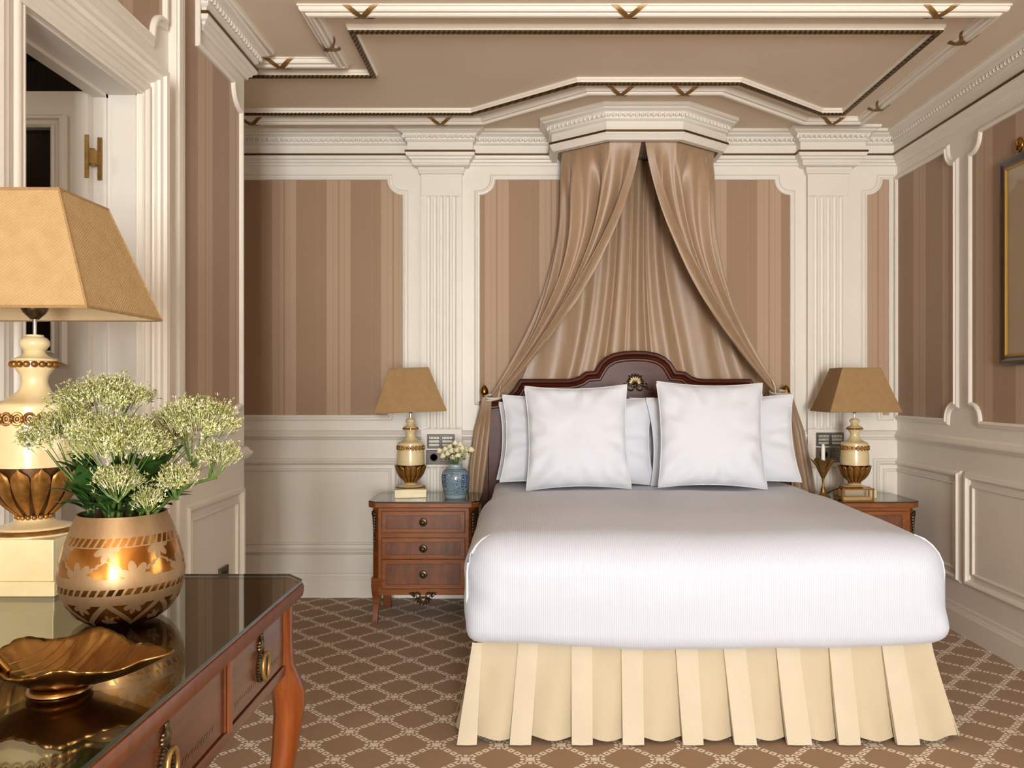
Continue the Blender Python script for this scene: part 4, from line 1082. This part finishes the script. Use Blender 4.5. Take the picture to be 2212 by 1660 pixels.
# ---------------------------------------------------------------- gold leaf bowl
lb = thing('leaf_bowl', 'gold metal leaf shaped bowl on the writing table', 'bowl', (X(130, 1.15), 1.15, TZ), math.radians(3))
def leafbowl(th_off):
    def fn(u, v):
        a = 2*PI*u; ca, sa = math.cos(a), math.sin(a)
        tip = math.exp(-(min(a, 2*PI-a)**2)/.03)
        R = .092+.016*max(0, ca)**2+.026*tip
        R *= 1+.040*math.cos(5*a)+.030*abs(math.sin(a*15))*v**10
        R *= (1-.16*abs(sa))
        r = R*v; z = .003+.040*v**2.1+.006*v**3*math.sin(5*a+1.1)+.012*max(0, sa)*v*v
        z += .0022*abs(math.sin(a*6+v*2.5))*v
        return Vector((r*ca*1.12, r*sa, z+th_off))
    return fn
b = MB().grid(leafbowl(0), 300, 16, cu=True); o = b.build('leaf_dish', GOLDVB, lb, smooth=50, recalc=False)
so = o.modifiers.new('thick', 'SOLIDIFY'); so.thickness = .0025; so.offset = -1
MB().lathe([(.040, 0), (.042, .001), (.041, .005), (.036, .008), (.03, .008)], 40).build('foot_ring', GOLDVB, lb, smooth=60)
b = MB()
for k in range(11):
    t0 = -.085+.015*k
    for sg in (-1, 1):
        pts = []
        for i in range(7):
            f = i/6; x = t0+.055*f; y = sg*.082*f; a = math.atan2(y, x/1.12) % (2*PI); rr = math.hypot(x/1.12, y)
            lo_, hi_ = 0, 1.0
            for _ in range(14):
                m_ = (lo_+hi_)/2; q = leafbowl(0)(a/(2*PI), m_)
                if math.hypot(q.x/1.12, q.y) < rr: lo_ = m_
                else: hi_ = m_
            if lo_ > .985: break
            pts.append(leafbowl(.0022)(a/(2*PI), lo_))
        if len(pts) > 2: b.tube(pts, [.0024-.0002*i for i in range(len(pts))], 5)
b.build('leaf_veins', GOLDVB, lb, smooth=60)
MB().tube([(-.070, 0, .026), (-.100, .004, .058), (-.125, .012, .066), (-.150, .022, .058)], [.005, .0045, .004, .0035], 8).build('leaf_stalk', GOLDVB, lb, smooth=60)

# ---------------------------------------------------------------- blue and white jar with roses
JX, JY = X(984, 4.66), 4.66
jar = thing('porcelain_jar', 'blue and white porcelain jar with double happiness signs on the bedside table', 'jar', (JX, JY, NT))
k = 4.66/F
jp = [(.001, 0), (22*k, 0), (23*k, 3*k), (25*k, 9*k), (28.5*k, 24*k), (30.5*k, 38*k), (30.5*k, 46*k), (28*k, 55*k), (22*k, 62*k), (15*k, 65*k), (13.5*k, 67*k), (13.5*k, 71*k), (14*k, 72*k), (12*k, 72*k)]
MB().lathe(jp, 48, caps=(1, 0)).build('vessel', JAR, jar, smooth=50)
def jr(z):
    for (r0, z0), (r1, z1) in zip(jp, jp[1:]):
        if z1 > z0 and z0 <= z <= z1: return r0+(r1-r0)*(z-z0)/(z1-z0)
    return .05
ST = []
for hx in (0, .54):                                              # two joined halves of the sign
    ST += [(hx+.0, hx+.46, .93, .98), (hx+.20, hx+.26, .80, 1.0), (hx+.06, hx+.40, .83, .87), (hx+.06, hx+.40, .76, .80), (hx+.06, hx+.11, .64, .80), (hx+.35, hx+.40, .64, .80), (hx+.06, hx+.40, .62, .66),
           (hx+.12, hx+.17, .50, .62), (hx+.29, hx+.34, .50, .62), (hx+.0, hx+.46, .46, .51), (hx+.06, hx+.40, .36, .40), (hx+.06, hx+.11, .16, .40), (hx+.35, hx+.40, .16, .40), (hx+.06, hx+.40, .14, .18)]
for ang in (-90-55, -90+48, -90+170):
    b = MB(); aw, zh, zb0 = .72, .082, .052
    for x0, x1, z0, z1 in ST:
        vs_ = []
        for zz in (z0, z1):
            for i in range(4):
                xx = lerp(x0, x1, i/3); a = math.radians(ang)+(xx-.5)*aw; z = zb0+zz*zh; r = jr(z)+.0006; vs_.append((r*math.cos(a), r*math.sin(a), z))
        b.add(vs_, [(i, i+1, i+5, i+4) for i in range(3)])
    b.build('painted_sign', JARB, jar, smooth=0, recalc=False)
RPART = None
def rose_parts(root):
    b = MB(); rnd = random.Random(3)
    for ring, (n, R, tilt) in enumerate(((3, .008, .15), (4, .0135, .45), (5, .0185, .85))):
        for i in range(n):
            a0 = 2*PI*i/n+ring
            def fn(u, v):
                a = a0+(u-.5)*2*PI/n*1.5; rr = R*(.35+.65*math.sin(v*PI*.6)); z = .020*v*(1-.28*ring*.5)-.004*ring
                return Vector((rr*math.cos(a), rr*math.sin(a), z))
            b.grid(fn, 4, 4)
    bl = b.build('bloom', ROSE, root, smooth=60, recalc=False)
    MB().lathe([(.001, -.006), (.006, -.004), (.010, .004), (.011, .009)], 8).build('sepals', BUDG, root, smooth=60)
    return bl
roses = []
rnd = random.Random(11)
spots = [(-31, 26, 0), (-24, 12, 1), (-14, 20, 2), (-5, 10, 2.4), (6, 14, 2.4), (15, 22, 2), (24, 14, 1.4), (31, 28, .2), (-19, 32, 1.6), (-8, 28, 3), (3, 31, 3.4), (13, 34, 2.2), (22, 30, 1), (-27, 20, -2), (-12, 38, .5), (9, 42, .4), (0, 22, -2), (18, 24, -2), (-1, 47, 0)]
ORD = 'first second third fourth fifth sixth seventh eighth ninth tenth eleventh twelfth thirteenth fourteenth fifteenth sixteenth seventeenth eighteenth nineteenth'.split()
order = sorted(range(len(spots)), key=lambda i: (spots[i][0], spots[i][1]))
proto = None
for i, (dx, dz, dy) in enumerate(spots):
    loc = Vector((JX+dx*1.08*k, JY-dy*.016+.010, NT+(76+dz*.78)*k+.006))
    if proto is None:
        proto = r_ = thing('rose', 'cream rose bloom in the blue and white jar', 'flower', loc, 0, 'cream roses in the porcelain jar'); rose_parts(r_); proto_parts = list(r_.children)
    else:
        r_ = thing('rose', '', 'flower', loc, 0, 'cream roses in the porcelain jar')
        for ch in proto_parts: share(ch, r_)
    r_['label'] = 'cream rose in the porcelain jar, %s counting from the lamp side' % ORD[order.index(i)]
    s_ = rnd.uniform(.92, 1.15); r_.scale = (s_,)*3
    r_.rotation_euler = (rnd.uniform(-.2, .5)+.15*dy, dx*.018, rnd.random()*6)
    nk = Vector((JX+dx*k*.20, JY-.003*dy, NT+75*k)); nb = Vector((JX+dx*k*.10, JY, NT+50*k)); M = r_.matrix_basis.inverted()
    MB().tube([M @ (loc-Vector((0, 0, .002))), M @ nk, M @ nb], .0013, 5).build('stem', STEMG, r_, smooth=60)
    for j in range(2):
        lo = share(LV, r_, M @ loc.lerp(nk, .30+.25*j), (rnd.uniform(.2, 1.2), 0, rnd.random()*6)); lo.scale = (.45/s_,)*3

# ---------------------------------------------------------------- candlestick, candle, glass box
CXX, CYY = X(1778, 4.66), 4.66
cs = thing('candlestick', 'brass candlestick with flower shaped cup on the bedside table', 'candlestick', (CXX, CYY, NT))
MB().lathe([(.001, 0), (.040, 0), (.041, .004), (.036, .010), (.022, .018), (.016, .026), (.013, .034), (.014, .040), (.012, .050), (.008, .062), (.0062, .080), (.0065, .096), (.010, .112), (.012, .118), (.008, .122)], 28).build('base', BRASSD, cs, smooth=60)
pt = None
for i in range(5):
    if pt is None:
        def fn(u, v):
            a = (u-.5)*lerp(1.25, .10 if v > .98 else .75, v**2); r = interp([(0, .010), (.3, .026), (.6, .040), (.85, .058), (1, .074)], v)
            return Vector((r*math.cos(a), r*math.sin(a), .112+.108*v))
        pt = MB().grid(fn, 6, 10).build('petal', BRASSD, cs, smooth=60, recalc=False); so = pt.modifiers.new('thick', 'SOLIDIFY'); so.thickness = .002
        pt.rotation_euler = (0, 0, .5)
    else: share(pt, cs, rot=(0, 0, .5+2*PI*i/5))
MB().lathe([(.006, .12), (.014, .125), (.015, .150), (.012, .150)], 16).build('socket', BRASSD, cs, smooth=60)
cd = thing('candle', 'white tapered candle standing in the brass candlestick', 'candle', (CXX, CYY, NT+.142))
MB().lathe([(.001, 0), (.0115, 0), (.0112, .14), (.008, .158), (.001, .166)], 18).build('wax', WAX, cd, smooth=50)
MB().tube([(0, 0, .164), (0, 0, .174)], .0012, 5).build('wick', BLACK, cd)
gx = X(1845, 4.54); gb = thing('glass_box', 'brass edged clear glass box in front of the marble lamp', 'box', (gx, 4.515, NT))
bw, bd_, bh = .084, .030, .072
b = MB(); e = .004
for sx in (-1, 1):
    for sy in (-1, 1): b.box(sx*bw-e, sx*bw+e, sy*bd_-e, sy*bd_+e, 0, bh)
for zz in (0, bh-2*e):
    for sy in (-1, 1): b.box(-bw, bw, sy*bd_-e, sy*bd_+e, zz, zz+2*e)
    for sx in (-1, 1): b.box(sx*bw-e, sx*bw+e, -bd_, bd_, zz, zz+2*e)
b.build('brass_edges', BRASS, gb, smooth=0, bevel=.001)
for sy in (-1, 1): MB().box(-bw, bw, sy*bd_-.001, sy*bd_+.001, e, bh-e).build('pane', GLASS, gb, smooth=0)
for sx in (-1, 1): MB().box(sx*bw-.001, sx*bw+.001, -bd_, bd_, e, bh-e).build('pane', GLASS, gb, smooth=0)
MB().box(-bw, bw, -bd_, bd_, bh-.003, bh-.001).build('pane', GLASS, gb, smooth=0)
MB().box(-bw+.006, bw-.006, -bd_+.006, bd_-.006, .002, .022).build('tray', GILTL, gb, smooth=0)
cr = MB().tube([(1.80, 4.862, NT+.004), (1.760, 4.80, NT+.004), (1.765, 4.70, NT+.035), (1.80, 4.655, NT+.060), (1.812, 4.63, NT+.055)], .0028, 6).build('lamp_cord', BLACK, smooth=60)
tag(cr, 'thin dark lamp cord looping beside the marble lamp base near the candlestick', 'cord')

# ---------------------------------------------------------------- wall switches, socket, picture
def plate(name, label, cat, x0, x1, y0, y1, kind, grp):
    d = 5.024; a, c = X(x0, d), X(x1, d); z0, z1 = Z(y1, d), Z(y0, d); w_, h_ = (c-a)/2, (z1-z0)/2
    t = thing(name, label, cat, ((a+c)/2, YB-.036, (z0+z1)/2), 0, grp)
    MB().box(-w_, w_, -.008, 0, -h_, h_).build('plate', PLATE, t, smooth=0, bevel=.003)
    if kind == 's':
        for sx in (-1, 1):
            m_ = MB().box(sx*w_*.48-w_*.42, sx*w_*.48+w_*.42, -.011, -.006, -h_*.72, h_*.72).build('switch_module', BLACK, t, smooth=0)
            for zz in (-.48, 0, .48):
                MB().box(sx*w_*.48-w_*.38, sx*w_*.48+w_*.38, -.014, -.010, zz*h_-h_*.19, zz*h_+h_*.19).build('button', BUTTON, m_, smooth=0, bevel=.001)
            b = MB().box(sx*w_*.48-.004, sx*w_*.48+.004, -.0152, -.013, -.004, .004); b.build('indicator', YELLOW, m_, smooth=0)
            b = MB()
            for q in range(3): b.box(sx*w_*.48-w_*.3+q*w_*.22, sx*w_*.48-w_*.3+q*w_*.22+.005, -.0148, -.013, h_*.48-.002, h_*.48+.003)
            b.build('button_mark', BLACK, m_, smooth=0)
    else:
        M = Matrix.Translation((-w_*.45, -.008, 0)) @ Matrix.Rotation(PI/2, 4, 'X')
        MB().lathe([(.026, 0), (.026, .003), (.021, .003), (.020, -.004), (.001, -.004)], 24, mat=M).build('socket_well', BLACK, t, smooth=40)
        MB().box(w_*.05, w_*.85, -.011, -.006, -h_*.6, h_*.6).build('blank_cover', PLATE, t, smooth=0, bevel=.002)
G1, G2 = 'bedside switch plates', 'bedside socket plates'
plate('switch_plate', 'metal light switch plate with yellow indicators above the porcelain jar', 'switch', 922.6, 982, 938.5, 969.5, 's', G1)
plate('socket_plate', 'metal socket plate on the pilaster behind the porcelain jar', 'socket', 920.7, 981, 973, 1004, 'k', G2)
plate('switch_plate', 'metal light switch plate with yellow indicators above the candle', 'switch', 1763, 1823, 935, 965, 's', G1)
plate('socket_plate', 'metal socket plate on the pilaster behind the candle', 'socket', 1762.5, 1823, 967, 999, 'k', G2)
t = thing('wall_socket', 'small dark wall socket low on the pier behind the writing table', 'socket', (XL, 3.47, .50))
MB().box(0, .010, -.055, .045, -.04, .04).build('plate', PLATE, t, smooth=0, bevel=.003)
MB().box(.008, .012, -.03, .02, -.02, .02).build('socket_well', BLACK, t, smooth=0)

PY1 = 3.93; PY0 = 3.02; PZ0, PZ1 = 1.407, 2.384
pic = thing('framed_picture', 'large framed picture in dark wood and gilt on the striped wall', 'picture', (XR, (PY0+PY1)/2, PZ0)); pl_ = pic.location
def rp(y, z, b=0): return Vector((-b, y-pl_.y, z-pl_.z))
def rframe(i0, prof, name, mt):
    pth = [rp(PY0+i0, PZ0+i0), rp(PY1-i0, PZ0+i0), rp(PY1-i0, PZ1-i0), rp(PY0+i0, PZ1-i0)]
    return MB().sweep(pth, prof, (-1,0,0), closed=True).build(name, mt, pic, smooth=30)
rframe(0, [(0, .004), (0, .024), (-.008, .030), (-.020, .030), (-.032, .022), (-.042, .022), (-.042, .004)] if True else None, 'frame', FRAMEW)
rframe(.041, [(0, .004), (0, .022), (-.005, .024), (-.012, .016), (-.012, .004)], 'gilt_slip', GILTL)
MB().box(-.012, -.006, PY0+.05-pl_.y, PY1-.05-pl_.y, .05, PZ1-PZ0-.05).build('mount', PAPER, pic, smooth=0)
MB().box(-.0135, -.012, PY0+.22-pl_.y, PY1-.22-pl_.y, .2, PZ1-PZ0-.2).build('print', mat('faded_print', (186,166,128), (150,128,92), rough=.8, scale=9), pic, smooth=0)
MB().box(-.016, -.0145, PY0+.05-pl_.y, PY1-.05-pl_.y, .05, PZ1-PZ0-.05).build('glazing', GLASS, pic, smooth=0)
b = MB().tube([rp(3.79+.022*math.cos(2*PI*i/20), PZ1+.045+.030*math.sin(2*PI*i/20), .012) for i in range(20)], .006, 8, closed=True)
b.ell(rp(3.79, PZ1+.06, .010), (.012, .018, .022), 12, 8)
b.build('hanging_ring', BRASS, pic, smooth=60)
